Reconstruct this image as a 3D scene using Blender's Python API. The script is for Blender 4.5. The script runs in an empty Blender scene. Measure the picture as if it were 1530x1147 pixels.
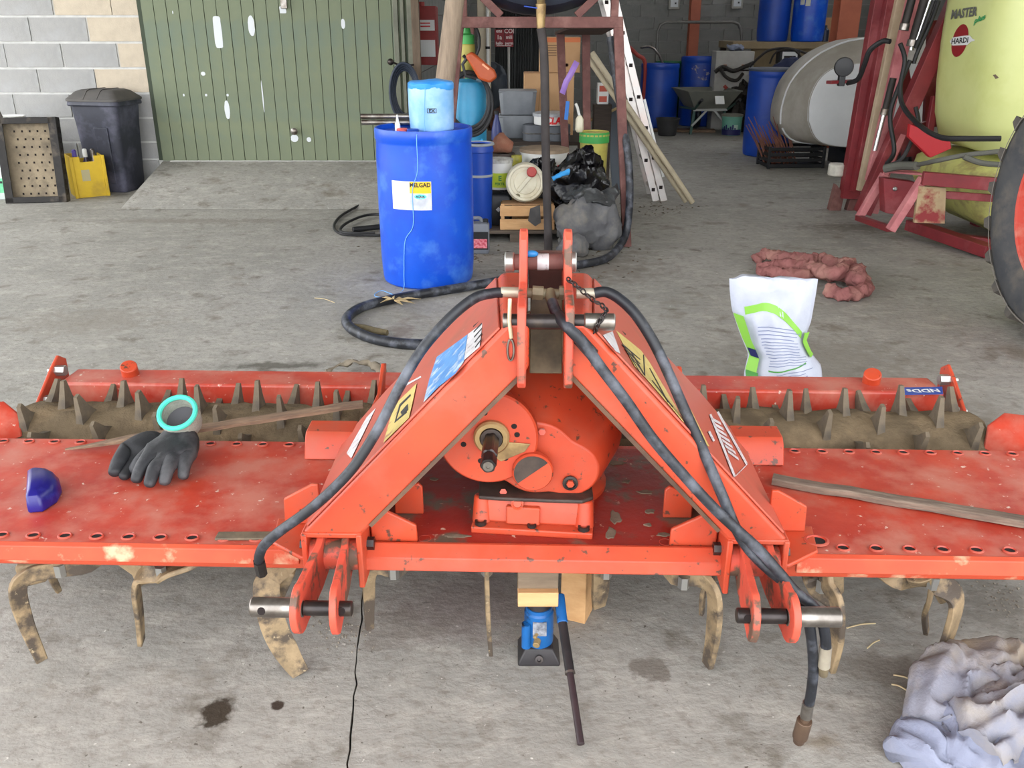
import bpy, bmesh, math, random
from mathutils import Vector, Matrix, Euler, noise
random.seed(7)
R = math.radians
PI = math.pi
scene = bpy.context.scene
C = scene.collection

# ---------------------------------------------------------------- camera
FPX, PITCH, CAMH = 1334.0, R(22.0), 1.5
cam = bpy.data.cameras.new('camera')
cam.sensor_width = 36.0
cam.lens = FPX / 1530.0 * 36.0
cam.clip_start = 0.05
camo = bpy.data.objects.new('camera', cam)
C.objects.link(camo)
camo.location = (0, 0, CAMH)
camo.rotation_euler = (R(90) - PITCH, 0, 0)
scene.camera = camo

# ---------------------------------------------------------------- light
w = bpy.data.worlds.new('sky')
scene.world = w
w.use_nodes = True
bg = w.node_tree.nodes['Background']
bg.inputs[0].default_value = (0.95, 0.97, 1.0, 1)
bg.inputs[1].default_value = 2.2
sun = bpy.data.lights.new('sun', 'SUN')
sun.energy = 2.5
sun.angle = R(6)
sun.color = (1.0, 0.95, 0.87)
suno = bpy.data.objects.new('sun', sun)
C.objects.link(suno)
suno.rotation_euler = Euler((R(28), 0, R(25)))
vs = scene.view_settings
vs.view_transform = 'Standard'
vs.look = 'None'
vs.gamma = 1.0
vs.use_curve_mapping = False
vs.exposure = 1.36

# ---------------------------------------------------------------- placing helpers
_c, _s = math.cos(PITCH), math.sin(PITCH)
def _ray(u, v):
    x, y = (u - 765.0) / FPX, (573.5 - v) / FPX
    return x, _c + y * _s, -_s + y * _c
def gp(u, v, z=0.0):                      # the point of height z
    x, y, q = _ray(u, v); t = (z - CAMH) / q
    return Vector((x * t, y * t, z))
def yp(u, v, D):                          # the point at distance D into the shed
    x, y, q = _ray(u, v); t = D / y
    return Vector((x * t, D, CAMH + q * t))

# ---------------------------------------------------------------- materials
def lin(c):
    return tuple(((v / 255.0) / 12.92 if v <= 10 else (((v / 255.0) + 0.055) / 1.055) ** 2.4) for v in c) + (1.0,)
MATS = {}
def pm(name, c1, c2=None, scale=6.0, rough=0.5, metal=0.0, dirt=None, dscale=4.0, damt=0.5, dw=0.12,
       spots=None, sscale=40.0, samt=0.64, bump=0.0, bscale=30.0, trans=0.0, spec=0.5, stretch=(1, 1, 1), alpha=1.0):
    """base colour mottled with c2, large dirt patches, small spots, fine relief"""
    if name in MATS: return MATS[name]
    m = bpy.data.materials.new(name); MATS[name] = m
    m.use_nodes = True
    nt = m.node_tree; N = nt.nodes; L = nt.links
    b = N['Principled BSDF']
    b.inputs['Roughness'].default_value = rough
    b.inputs['Metallic'].default_value = metal
    b.inputs['Specular IOR Level'].default_value = spec
    b.inputs['Transmission Weight'].default_value = trans
    b.inputs['Alpha'].default_value = alpha
    tc = N.new('ShaderNodeTexCoord'); mp = N.new('ShaderNodeMapping')
    mp.inputs['Scale'].default_value = stretch
    L.new(tc.outputs['Object'], mp.inputs[0])
    def nz(sc, det=4.0):
        n = N.new('ShaderNodeTexNoise'); n.inputs['Scale'].default_value = sc
        n.inputs['Detail'].default_value = det; n.inputs['Roughness'].default_value = 0.6
        L.new(mp.outputs[0], n.inputs['Vector']); return n.outputs['Fac']
    def ramp(fac, a, bb):
        r = N.new('ShaderNodeMapRange'); r.inputs['From Min'].default_value = a; r.inputs['From Max'].default_value = bb
        L.new(fac, r.inputs['Value']); return r.outputs[0]
    def mix(fac, ca, cb):
        x = N.new('ShaderNodeMix'); x.data_type = 'RGBA'
        L.new(fac, x.inputs[0])
        for sock, val in ((x.inputs[6], ca), (x.inputs[7], cb)):
            if isinstance(val, tuple): sock.default_value = val
            else: L.new(val, sock)
        return x.outputs[2]
    col = lin(c1)
    if c2: col = mix(ramp(nz(scale), 0.35, 0.65), col, lin(c2))
    if dirt: col = mix(ramp(nz(dscale, 6.0), damt - dw, damt + dw), col, lin(dirt))
    if spots: col = mix(ramp(nz(sscale, 3.0), samt - 0.03, samt + 0.03), col, lin(spots))
    if isinstance(col, tuple): b.inputs['Base Color'].default_value = col
    else: L.new(col, b.inputs['Base Color'])
    if bump:
        bp = N.new('ShaderNodeBump'); bp.inputs['Strength'].default_value = bump; bp.inputs['Distance'].default_value = 0.01
        L.new(nz(bscale), bp.inputs['Height']); L.new(bp.outputs[0], b.inputs['Normal'])
    return m

RED    = pm('orange_red_paint', (190, 71, 39), (176, 61, 35), 5, 0.48, dirt=(168, 78, 56), dscale=7, damt=0.60, spots=(92, 56, 42), sscale=48, samt=0.66, bump=0.05)
DECK   = pm('worn_red_deck_paint', (186, 66, 46), (164, 48, 34), 6, 0.42, dirt=(182, 108, 92), dscale=8, damt=0.56, spots=(206, 182, 168), sscale=45, samt=0.70, bump=0.08)
LIP    = pm('chipped_orange_paint', (194, 78, 48), (182, 68, 42), 8, 0.55, dirt=(200, 160, 128), dscale=9, damt=0.62, dw=.05, bump=0.06)
ARMOUT = pm('dusty_shade_tinted_red_paint', (172, 76, 60), (180, 84, 66), 4, 0.42, dirt=(150, 84, 66), dscale=6, damt=0.66, spots=(190, 120, 96), sscale=50, samt=0.74)  # dust, plus the weaker light on the arms' upper faces, in one colour
RUSTRED= pm('scuffed_red_paint', (206, 84, 62), (188, 72, 54), 12, 0.55, dirt=(96, 72, 58), dscale=16, damt=0.55, dw=.04, bump=0.1)
DIRTSTEEL = pm('muddy_steel', (92, 82, 68), (120, 106, 86), 14, 0.75, metal=0.2, dirt=(70, 58, 46), dscale=9, damt=0.55, bump=0.2)
TINE   = pm('soil_stained_tine', (126, 108, 82), (158, 136, 104), 16, 0.6, metal=.15, dirt=(78, 68, 58), dscale=14, damt=0.53, dw=.06, spots=(166, 148, 118), sscale=60, samt=.68, bump=0.25)
SOIL   = pm('caked_grey_soil', (112, 98, 78), (92, 80, 64), 14, 0.95, dirt=(132, 114, 90), dscale=9, damt=0.6, bump=0.6, bscale=60, spec=.1)
STEEL  = pm('bare_steel', (150, 146, 140), (118, 112, 106), 20, 0.32, metal=0.85, dirt=(96, 84, 74), dscale=12, damt=0.58)
DKSTEEL= pm('dark_greasy_steel', (44, 40, 40), (64, 58, 56), 18, 0.35, metal=0.6, dirt=(88, 76, 64), dscale=14, damt=0.66)
GREASE = pm('dark_grease', (44, 36, 32), (66, 54, 46), 20, 0.55, bump=0.2)
BOLT   = pm('zinc_bolt', (172, 172, 168), None, rough=0.35, metal=0.8)
BRASS  = pm('brassy_hub', (176, 150, 104), (150, 124, 84), 12, 0.42, metal=0.5, dirt=(96, 76, 54), dscale=12, damt=.62)
HOLE   = pm('dark_hole', (24, 14, 12), None, rough=0.9)
RUBBER = pm('black_rubber_hose', (21, 23, 28), (31, 34, 41), 16, 0.5, dirt=(92, 96, 106), dscale=14, damt=.60, stretch=(1, 1, 1))
GREYHOSE = pm('grey_rubber_hose', (62, 56, 55), (50, 45, 44), 8, 0.7)
OLIVE  = pm('greasy_olive_steel', (116, 102, 78), (92, 82, 62), 10, 0.6, dirt=(66, 58, 46), dscale=10, damt=.58)
CONC   = pm('concrete', (148, 142, 132), (132, 127, 118), 3.0, 0.85, bump=.1)
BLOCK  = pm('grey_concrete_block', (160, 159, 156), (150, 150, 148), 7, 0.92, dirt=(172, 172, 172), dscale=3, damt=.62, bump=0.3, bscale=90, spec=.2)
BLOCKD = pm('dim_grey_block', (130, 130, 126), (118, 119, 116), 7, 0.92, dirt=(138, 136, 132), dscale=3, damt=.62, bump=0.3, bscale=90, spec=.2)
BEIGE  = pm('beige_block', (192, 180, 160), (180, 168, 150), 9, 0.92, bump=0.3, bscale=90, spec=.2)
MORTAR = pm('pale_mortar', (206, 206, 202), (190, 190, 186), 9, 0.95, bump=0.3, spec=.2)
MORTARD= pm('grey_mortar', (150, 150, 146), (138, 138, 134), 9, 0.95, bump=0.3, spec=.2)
GREEN  = pm('faded_green_door_paint', (110, 118, 90), (101, 111, 88), 2.5, 0.6, dirt=(96, 112, 98), dscale=2.0, damt=.62, spots=(140, 146, 124), sscale=30, samt=.76, bump=.05)
PATCH  = pm('pale_filler_patch', (206, 210, 212), None, rough=.8)
WOOD   = pm('weathered_wood', (130, 104, 82), (96, 76, 62), 12, 0.8, stretch=(1, 8, 8), dirt=(160, 134, 108), dscale=10, damt=.64, bump=.3)
PINE   = pm('pine_wood', (214, 170, 120), (200, 154, 104), 8, 0.7, stretch=(1, 6, 6), bump=.1)
POSTW  = pm('old_round_timber', (150, 132, 112), (126, 110, 94), 6, 0.85, stretch=(6, 6, 1), bump=.3)
RUSTY  = pm('rusty_red_steel', (112, 72, 66), (92, 57, 53), 10, 0.75, dirt=(134, 96, 88), dscale=8, damt=.6, bump=.15)
BLUE   = pm('blue_plastic', (8, 82, 200), (8, 70, 188), 4, 0.36, dirt=(70, 122, 206), dscale=6, damt=.64, bump=.03)
BLUED  = pm('dusty_blue_plastic', (14, 68, 168), (12, 58, 152), 4, 0.45, dirt=(60, 90, 160), dscale=4, damt=.72)
WHITE  = pm('white_plastic', (226, 226, 222), (212, 212, 206), 5, 0.45)
BLACK  = pm('black_plastic', (20, 21, 24), (28, 29, 33), 6, 0.5)
CARD   = pm('brown_cardboard', (182, 144, 104), (170, 132, 94), 3, 0.85)
YELLOW = pm('yellow_paint', (226, 186, 30), None, rough=.5)
INK    = pm('black_ink', (28, 28, 30), None, rough=.6)
REDINK = pm('red_ink', (200, 34, 34), None, rough=.5)
LABELW = pm('white_label', (224, 226, 224), None, rough=.5)
LABELG = pm('lime_label', (190, 208, 56), None, rough=.5)

# ---------------------------------------------------------------- mesh builder
class MB:
    def __init__(s): s.v = []; s.f = []
    def add(s, vs, fs):
        o = len(s.v); s.v += [tuple(p) for p in vs]; s.f += [tuple(i + o for i in q) for q in fs]; return s
    def box(s, c, d, rot=None):
        h = Vector(d) / 2; m = Euler(rot).to_matrix() if rot else None; vs = []
        for x in (-1, 1):
            for y in (-1, 1):
                for z in (-1, 1):
                    p = Vector((x * h.x, y * h.y, z * h.z))
                    vs.append(Vector(c) + (m @ p if m else p))
        return s.add(vs, [(0, 1, 3, 2), (4, 6, 7, 5), (0, 4, 5, 1), (2, 3, 7, 6), (0, 2, 6, 4), (1, 5, 7, 3)])
    def beam(s, a, b, wd, ht, up=(0, 0, 1)):
        a, b = Vector(a), Vector(b); d = (b - a).normalized()
        x = d.cross(Vector(up))
        if x.length < 1e-4: x = d.cross(Vector((0, 1, 0)))
        x.normalize(); z = x.cross(d)
        vs = [p + x * i * wd / 2 + z * k * ht / 2 for p in (a, b) for i, k in ((-1, -1), (1, -1), (1, 1), (-1, 1))]
        return s.add(vs, [(0, 1, 2, 3), (7, 6, 5, 4), (0, 4, 5, 1), (1, 5, 6, 2), (2, 6, 7, 3), (3, 7, 4, 0)])
    def prism(s, poly, off):              # poly: 3-D points, extruded by the vector off
        n = len(poly); off = Vector(off)
        vs = [Vector(p) for p in poly] + [Vector(p) + off for p in poly]
        return s.add(vs, [tuple(range(n - 1, -1, -1)), tuple(range(n, 2 * n))] + [(i, (i + 1) % n, n + (i + 1) % n, n + i) for i in range(n)])
    def loft(s, rings, cap=True, closed=True):
        n = len(rings[0]); o = len(s.v); vs = [p for r in rings for p in r]; fs = []
        for k in range(len(rings) - 1):
            for i in range(n if closed else n - 1):
                j = (i + 1) % n
                fs.append((k * n + i, k * n + j, (k + 1) * n + j, (k + 1) * n + i))
        if cap and closed:
            fs.append(tuple(range(n - 1, -1, -1))); fs.append(tuple((len(rings) - 1) * n + i for i in range(n)))
        return s.add(vs, fs)
    def tube(s, pts, r, n=10, cap=True, flat=1.0):
        pts = [Vector(p) for p in pts]; m = len(pts); rr = r if isinstance(r, (list, tuple)) else [r] * m
        rings = []; pu = None
        for i, p in enumerate(pts):
            d = (pts[min(i + 1, m - 1)] - pts[max(i - 1, 0)]).normalized()
            if pu is None:
                pu = Vector((0, 0, 1)) if abs(d.z) < 0.9 else Vector((0, 1, 0))
            u = (pu - d * pu.dot(d)).normalized(); v = d.cross(u); pu = u
            rings.append([p + (u * math.sin(2 * PI * k / n) * flat + v * math.cos(2 * PI * k / n)) * rr[i] for k in range(n)])
        return s.loft(rings, cap)
    def cyl(s, a, b, r, r2=None, n=20): return s.tube([a, b], [r, r if r2 is None else r2], n)
    def lathe(s, prof, c=(0, 0, 0), n=32, ax=None, cap=True):    # prof: (radius, height)
        m = Vector((0, 0, 1)).rotation_difference(Vector(ax).normalized()).to_matrix() if ax else None
        rings = []
        for r, h in prof:
            ring = [Vector((r * math.cos(2 * PI * k / n), r * math.sin(2 * PI * k / n), h)) for k in range(n)]
            rings.append([Vector(c) + (m @ p if m else p) for p in ring])
        return s.loft(rings, cap)
    def ball(s, c, r, n=16, k=10, sq=(1, 1, 1)):
        rings = [[Vector(c) + Vector((math.sin(PI * j / k) * math.cos(2 * PI * i / n) * sq[0], math.sin(PI * j / k) * math.sin(2 * PI * i / n) * sq[1], -math.cos(PI * j / k) * sq[2])) * r for i in range(n)]
                 for j in range(k + 1)]
        rings[0] = [p + Vector((1e-5 * math.cos(i), 1e-5 * math.sin(i), 0)) for i, p in enumerate(rings[0])]
        return s.loft(rings, True)
    def mesh(s, name, mat, sharp=35, smooth=True):
        me = bpy.data.meshes.new(name); me.from_pydata(s.v, [], s.f)
        bm = bmesh.new(); bm.from_mesh(me); bmesh.ops.recalc_face_normals(bm, faces=bm.faces); bm.to_mesh(me); bm.free()
        if smooth:
            me.polygons.foreach_set('use_smooth', [True] * len(me.polygons)); me.set_sharp_from_angle(angle=R(sharp))
        if mat: me.materials.append(mat)
        me.update(); return me
    def build(s, name, mat, parent=None, bevel=0.0, sharp=35, sub=0, seg=2, wn=False):
        o = bpy.data.objects.new(name, s.mesh(name, mat, sharp)); C.objects.link(o)
        if parent: o.parent = parent
        if bevel:
            b = o.modifiers.new('bevel', 'BEVEL'); b.width = bevel; b.segments = seg; b.limit_method = 'ANGLE'; b.angle_limit = R(40)
        if sub:
            q = o.modifiers.new('subdivide', 'SUBSURF'); q.levels = sub; q.render_levels = sub
        return o
def tag(o, label, cat, group=None, kind=None):
    if label: o['label'] = label
    if cat: o['category'] = cat
    if group: o['group'] = group
    if kind: o['kind'] = kind
    return o
def thing(name, label, cat, loc=(0, 0, 0), rot=0.0, group=None):
    o = bpy.data.objects.new(name, None); C.objects.link(o); o.empty_display_size = 0.1
    o.location = loc; o.rotation_euler = rot if isinstance(rot, (tuple, list)) else (0, 0, rot)
    return tag(o, label, cat, group)
def struct(o): o['kind'] = 'structure'; return o
def copy_tree(o, parent=None):
    c = o.copy(); C.objects.link(c); c.parent = parent
    for ch in list(o.children): copy_tree(ch, c)
    return c
def inst(name, me, parent, loc, rot=(0, 0, 0), scale=(1, 1, 1)):
    o = bpy.data.objects.new(name, me); C.objects.link(o); o.parent = parent
    o.location = loc; o.rotation_euler = rot; o.scale = scale; return o
def smooth_path(pts, n=8):                # Catmull-Rom
    pts = [Vector(p) for p in pts]; out = []
    for i in range(len(pts) - 1):
        p0, p1, p2, p3 = pts[max(i - 1, 0)], pts[i], pts[i + 1], pts[min(i + 2, len(pts) - 1)]
        for k in range(n):
            t = k / n
            out.append(0.5 * ((2 * p1) + (p2 - p0) * t + (2 * p0 - 5 * p1 + 4 * p2 - p3) * t * t + (3 * p1 - p0 - 3 * p2 + p3) * t ** 3))
    out.append(pts[-1]); return out
def text_mb(txt, size, fn, bold=0.0, shear=0.0, align='CENTER', wfac=1.0):
    """flat lettering, mapped through fn(x, y) -> 3-D point"""
    cu = bpy.data.curves.new('lettering', 'FONT'); cu.body = txt; cu.size = size; cu.align_x = align; cu.align_y = 'CENTER'
    cu.offset = bold; cu.shear = shear; cu.resolution_u = 2
    o = bpy.data.objects.new('lettering', cu); C.objects.link(o)
    dg = bpy.context.evaluated_depsgraph_get(); me = o.evaluated_get(dg).to_mesh()
    mb = MB(); mb.add([fn(v.co.x * wfac, v.co.y) for v in me.vertices], [tuple(p.vertices) for p in me.polygons])
    bpy.data.objects.remove(o); bpy.data.curves.remove(cu); return mb
def on_cyl(cx, cy, r, a0, z0):            # wraps print around an upright cylinder; a0 = facing angle
    return lambda x, y: Vector((cx + r * math.cos(a0 + x / r), cy + r * math.sin(a0 + x / r), z0 + y))
def cyl_patch(cx, cy, r, a0, z0, wd, ht, n=8, x0=0.0):
    f = on_cyl(cx, cy, r, a0, z0); mb = MB()
    top = [f(x0 - wd / 2 + wd * i / n, ht / 2) for i in range(n + 1)]; bot = [f(x0 - wd / 2 + wd * i / n, -ht / 2) for i in range(n + 1)]
    return mb.loft([bot, top], False, False)
def displaced(mb, amp, sc, seed=0.0, zmin=None):
    out = []
    for p in mb.v:
        p = Vector(p); q = p * sc + Vector((seed, seed * 1.7, -seed))
        d = Vector((noise.noise(q), noise.noise(q + Vector((9.1, 3, 1))), noise.noise(q + Vector((2, 7.7, 5))))) * amp
        d += Vector((noise.noise(q * 2.7), noise.noise(q * 2.7 + Vector((4, 1, 9))), noise.noise(q * 2.7 + Vector((8, 2, 3))))) * amp * .4
        p += d
        if zmin is not None: p.z = max(p.z, zmin)
        out.append(tuple(p))
    mb.v = out; return mb

# ================================================================ THE SETTING
# floor: concrete slabs with a sawn joint, stains of their own shape
def floor_material():
    m = bpy.data.materials.new('stained_concrete_floor'); m.use_nodes = True
    nt = m.node_tree; N = nt.nodes; L = nt.links; b = N['Principled BSDF']
    b.inputs['Roughness'].default_value = 0.72; b.inputs['Specular IOR Level'].default_value = .35
    geo = N.new('ShaderNodeNewGeometry'); pos = geo.outputs['Position']
    def nz(sc, det=6, off=0, st=None, rough=.62):
        src = pos
        mp = N.new('ShaderNodeMapping'); mp.inputs['Location'].default_value = (off, off, 0)
        if st: mp.inputs['Scale'].default_value = st
        L.new(src, mp.inputs[0])
        n = N.new('ShaderNodeTexNoise'); n.inputs['Scale'].default_value = sc; n.inputs['Detail'].default_value = det
        n.inputs['Roughness'].default_value = rough
        L.new(mp.outputs[0], n.inputs['Vector']); return n.outputs['Fac']
    def mr(f, a, bb):
        r = N.new('ShaderNodeMapRange'); r.inputs['From Min'].default_value = a; r.inputs['From Max'].default_value = bb
        L.new(f, r.inputs['Value']); return r.outputs[0]
    def mix(f, ca, cb):
        x = N.new('ShaderNodeMix'); x.data_type = 'RGBA'; L.new(f, x.inputs[0])
        for s_, v in ((x.inputs[6], ca), (x.inputs[7], cb)):
            if isinstance(v, tuple): s_.default_value = v
            else: L.new(v, s_)
        return x.outputs[2]
    def mth(op, a, bb):
        x = N.new('ShaderNodeMath'); x.operation = op
        for i, v in enumerate((a, bb)):
            if isinstance(v, (int, float)): x.inputs[i].default_value = v
            else: L.new(v, x.inputs[i])
        return x.outputs[0]
    col = mix(mr(nz(1.1), .38, .62), lin((157, 154, 147)), lin((141, 139, 132)))
    col = mix(mr(nz(7, 9, 3, (1, 1.5, 1)), .48, .80), col, lin((176, 172, 163)))
    col = mix(mr(nz(26, 9, 13, (1, 1.2, 1)), .50, .80), col, lin((122, 116, 107)))
    col = mix(mr(nz(5, 8, 11), .57, .70), col, lin((112, 106, 96)))
    col = mix(mr(nz(60, 3, 5), .66, .72), col, lin((92, 86, 78)))
    col = mix(mr(nz(38, 2, 8), .71, .74), col, lin((196, 192, 184)))
    col = mix(mr(nz(2.4, 6, 21), .60, .72), col, lin((120, 113, 102)))
    # oil and damp stains: x, y, radius x, radius y, colour
    for sx, sy, rx, ry, c, wob in STAINS:
        amt = 1.0 if rx < .06 else (.85 if c[0] < 90 else .6)
        mp = N.new('ShaderNodeMapping'); mp.vector_type = 'POINT'
        mp.inputs['Location'].default_value = (-sx / rx, -sy / ry, 0); mp.inputs['Scale'].default_value = (1 / rx, 1 / ry, 0)
        L.new(pos, mp.inputs[0])
        ln = N.new('ShaderNodeVectorMath'); ln.operation = 'LENGTH'; L.new(mp.outputs[0], ln.inputs[0])
        f = mth('ADD', ln.outputs['Value'], mth('MULTIPLY', mth('SUBTRACT', nz(14, 6, sx * 3), .5), wob))
        col = mix(mth('MULTIPLY', mr(f, 1.0, .72 if rx < .06 else .4), amt), col, lin(c))
    L.new(col, b.inputs['Base Color'])
    bp = N.new('ShaderNodeBump'); bp.inputs['Strength'].default_value = .6; bp.inputs['Distance'].default_value = .008
    L.new(nz(26, 10, 2, (1, 1.25, 1)), bp.inputs['Height']); L.new(bp.outputs[0], b.inputs['Normal'])
    return m
def st(u, v, rx, ry, c, wob=1.6):
    p = gp(u, v); return (p.x, p.y, rx, ry, c, wob)
STAINS = [st(322, 1066, .050, .055, (58, 50, 40), 2.2), st(416, 1053, .018, .020, (60, 50, 42), 1.8), st(1225, 1110, .06, .03, (112, 98, 76), 2.2),
          st(410, 546, .32, .06, (84, 80, 72), 2.0), st(700, 900, .30, .22, (112, 98, 96), 1.4), st(590, 940, .16, .1, (120, 112, 104), 3),
          st(1480, 905, .14, .16, (104, 100, 92), 3.0), st(640, 350, .6, .5, (108, 100, 90), 2.6), st(880, 400, .7, .5, (112, 104, 95), 2.6),
          st(970, 1000, .05, .05, (120, 114, 106), 2.5), st(600, 495, .08, .2, (112, 98, 90), 2.8), st(130, 480, .5, .3, (134, 128, 118), 3),
          st(1300, 340, .7, .25, (92, 86, 78), 2.4), st(1390, 620, .5, .3, (128, 122, 112), 2), st(1230, 540, .6, .5, (124, 118, 108), 2.4),
          st(1320, 1000, .12, .1, (116, 108, 98), 3), st(300, 330, 1.2, .12, (120, 114, 104), 2.6)]
FLOOR = floor_material()
j0, j1 = gp(520, 1147), gp(546, 850)
def jx(y): return j0.x + (j1.x - j0.x) * (y - j0.y) / (j1.y - j0.y)
fl = struct(MB().box((0, 2, -.16), (60, 60, .2)).build('floor', pm('joint_filler', (70, 64, 56), None, rough=.95)))
def slab(poly): return MB().prism([(x, y, -.06) for x, y in poly], (0, 0, .06)).build('slab', FLOOR, fl)
g = .0035
YJ = 2.9
rj = random.Random(8); JY = [-25, 0] + [1.2 + 1.7 * k / 40 for k in range(41)]; JW = [0, 0] + [rj.uniform(-.004, .004) for _ in range(40)] + [0]
jl = [(jx(y) + w_ - g * rj.uniform(.3, .9), y) for y, w_ in zip(JY, JW)]; jr = [(jx(y) + w_ + g * rj.uniform(.3, .9), y) for y, w_ in zip(JY, JW)]
slab([(-28, -25)] + jl + [(-28, YJ)])
slab([(28, -25), (28, YJ)] + jr[::-1])
slab([(-28, YJ), (28, YJ), (28, 30), (-28, 30)])
# ramp up to the sill of the green door
rx0, rx1, ry0, ry1, rz = -3.40, -0.95, 7.76, 9.0, .233
struct(MB().prism([(rx0, ry0, 0.002), (rx0, ry1, 0.002), (rx0 - .05, ry1 + .0, rz), (rx0, ry0 + .03, .014)], (rx1 - rx0, 0, 0)).build('trim_1', FLOOR))

# block walls: mortar core with every block on it
def block_mesh(name, lx, h, d, mat):
    o = MB().box((0, 0, 0), (lx, d, h)).mesh(name, mat); return o
WALL_Y = 9.06
wl = struct(MB().box((-6.7, WALL_Y + .11, 2.57), (6.45, .18, 5.14)).build('wall_left', MORTAR))
rows = [0.012, .245, .41, .64, .87, 1.10, 1.33, 1.56, 1.79, 2.02, 2.25, 2.48]
cache = {}
def put_block(parent, mats, xc, zc, lx, h, y, along='x', depth=.03, sign=-1, x_fix=0):
    mt = mats; key = (round(lx, 3), round(h, 3), mt.name, along, depth)
    if key not in cache:
        bm = MB().box((0, 0, 0), (lx, depth, h) if along == 'x' else (depth, lx, h)); cache[key] = bm.mesh('block', mt)
    o = inst('block', cache[key], parent, (xc, y, zc) if along == 'x' else (x_fix, xc, zc)); return o
rnd = random.Random(3)
for i in range(len(rows) - 1):
    z0, z1 = rows[i] + .011, rows[i + 1] - .011
    x1 = -3.50 if i == 0 else -3.47
    first = .28 if i % 2 else .54
    x = x1; k = 0
    while x > -6.6:
        lx = first if k == 0 else .54
        joint = .030 if (k + i) % 3 == 0 else .009
        mt = BEIGE if (k == 0 and i >= 4) or (k == 1 and i >= 7) else BLOCK
        put_block(wl, mt, x - lx / 2, (z0 + z1) / 2, lx - joint, z1 - z0, WALL_Y + .020 + rnd.uniform(-.003, .003))
        x -= lx; k += 1
# wall over the door and return wall running back beside it
struct(MB().box((-2.2, WALL_Y + .11, 3.97), (2.55, .18, 2.34)).build('wall_left_lintel', BLOCK))
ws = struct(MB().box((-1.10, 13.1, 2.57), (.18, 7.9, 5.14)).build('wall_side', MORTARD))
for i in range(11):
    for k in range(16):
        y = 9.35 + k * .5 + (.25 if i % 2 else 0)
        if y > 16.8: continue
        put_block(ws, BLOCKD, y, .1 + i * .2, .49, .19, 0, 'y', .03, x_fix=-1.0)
WB = 17.0
wb = struct(MB().box((3.0, WB + .11, 2.15), (8.4, .18, 4.3)).build('wall_back', MORTARD))  # stops short of the roof: unseen gap added to light the rear
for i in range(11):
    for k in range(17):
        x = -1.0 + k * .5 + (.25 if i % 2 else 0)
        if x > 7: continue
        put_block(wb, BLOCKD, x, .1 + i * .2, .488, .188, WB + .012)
wr = struct(MB().box((6.9, 9.0, 2.0), (.2, 16.3, 4.0)).build('wall_right', BLOCKD))  # kept low, with an unseen open band added above to let sky light in
struct(MB().box((0, 7.6, 5.2), (14.2, 19.2, .12)).build('ceiling', pm('fibre_cement_roof', (132, 126, 116), (118, 112, 104), 2, .9)))  # unseen roof, carried forward past the camera to dim the foreground

# green plank door
door = struct(MB().box((-2.2, WALL_Y + .0, 1.52), (2.6, .03, 2.56)).build('door_1', pm('dark_door_gap', (62, 70, 56), None, rough=.9)))
pw = .1165; n = 22
pk = MB().box((0, 0, 0), (pw - .006, .03, 2.56)).mesh('plank', GREEN)
for i in range(n):
    inst('plank', pk, door, (-3.455 + pw * (i + .5), WALL_Y - .024 + rnd.uniform(-.002, .002), 1.52))
DY = WALL_Y - .042
def patch(u0, v0, u1, v1, rnd_=0.0, mt=PATCH):
    a, b = yp(u0, v0, DY), yp(u1, v1, DY); cx, cz = (a.x + b.x) / 2, (a.z + b.z) / 2; hx, hz = abs(b.x - a.x) / 2, abs(a.z - b.z) / 2
    pts = []
    for k in range(20):
        t = 2 * PI * k / 20; e = .35 if rnd_ == 0 else .9
        cxx, szz = math.cos(t), math.sin(t)
        pts.append((cx + hx * math.copysign(abs(cxx) ** e, cxx) * (1 + rnd.uniform(-.08, .08)), DY, cz + hz * math.copysign(abs(szz) ** e, szz)))
    MB().prism(pts, (0, .005, 0)).build('filler_patch', mt, door)
for p in ((317, 24, 334, 72), (369, 23, 382, 54, 1), (334, 150, 345, 178, 1), (509, 28, 516, 43, 1), (417, 9, 428, 20), (434, 201, 446, 212, 1), (458, 205, 465, 212, 1),
          (391, 120, 394, 168, 1), (273, 140, 276, 144, 1), (306, 140, 310, 144, 1), (338, 140, 342, 144, 1), (257, 16, 259, 21, 1), (300, 107, 307, 113, 1)): patch(*p)
# narrow rusted frame posts at the meeting edge of the door
door_frame = MB()
for u, wpx in ((590, 7), (600, 5), (612, 9)):
    p = yp(u, 0, 8.97); door_frame.box((p.x, 8.97, 1.5), (wpx / 150, .05, 2.6))
struct(door_frame.build('trim_2', pm('grey_green_steel', (118, 120, 102), (96, 98, 84), 5, .6), bevel=.004))
pf = MB(); p = yp(623, 0, 8.9); pf.box((p.x - .02, 8.9, 1.5), (.07, .08, 3.0))
struct(pf.build('trim_3', pm('brown_timber_jamb', (112, 96, 80), (94, 80, 66), 5, .85, stretch=(6, 6, 1))))
# door pull and hasp
kn = MB(); a = yp(440, 196, 8.98); kn.lathe([(.001, 0), (.03, .004), (.034, .02), (.02, .03), (.001, .032)], a, 16, ax=(0, -1, 0)); kn.build('door_knob', STEEL, door)
hs = MB(); a = yp(424, 5, 8.98); hs.box(a, (.06, .015, .09)); hs.build('hasp', STEEL, door, bevel=.004)
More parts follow.
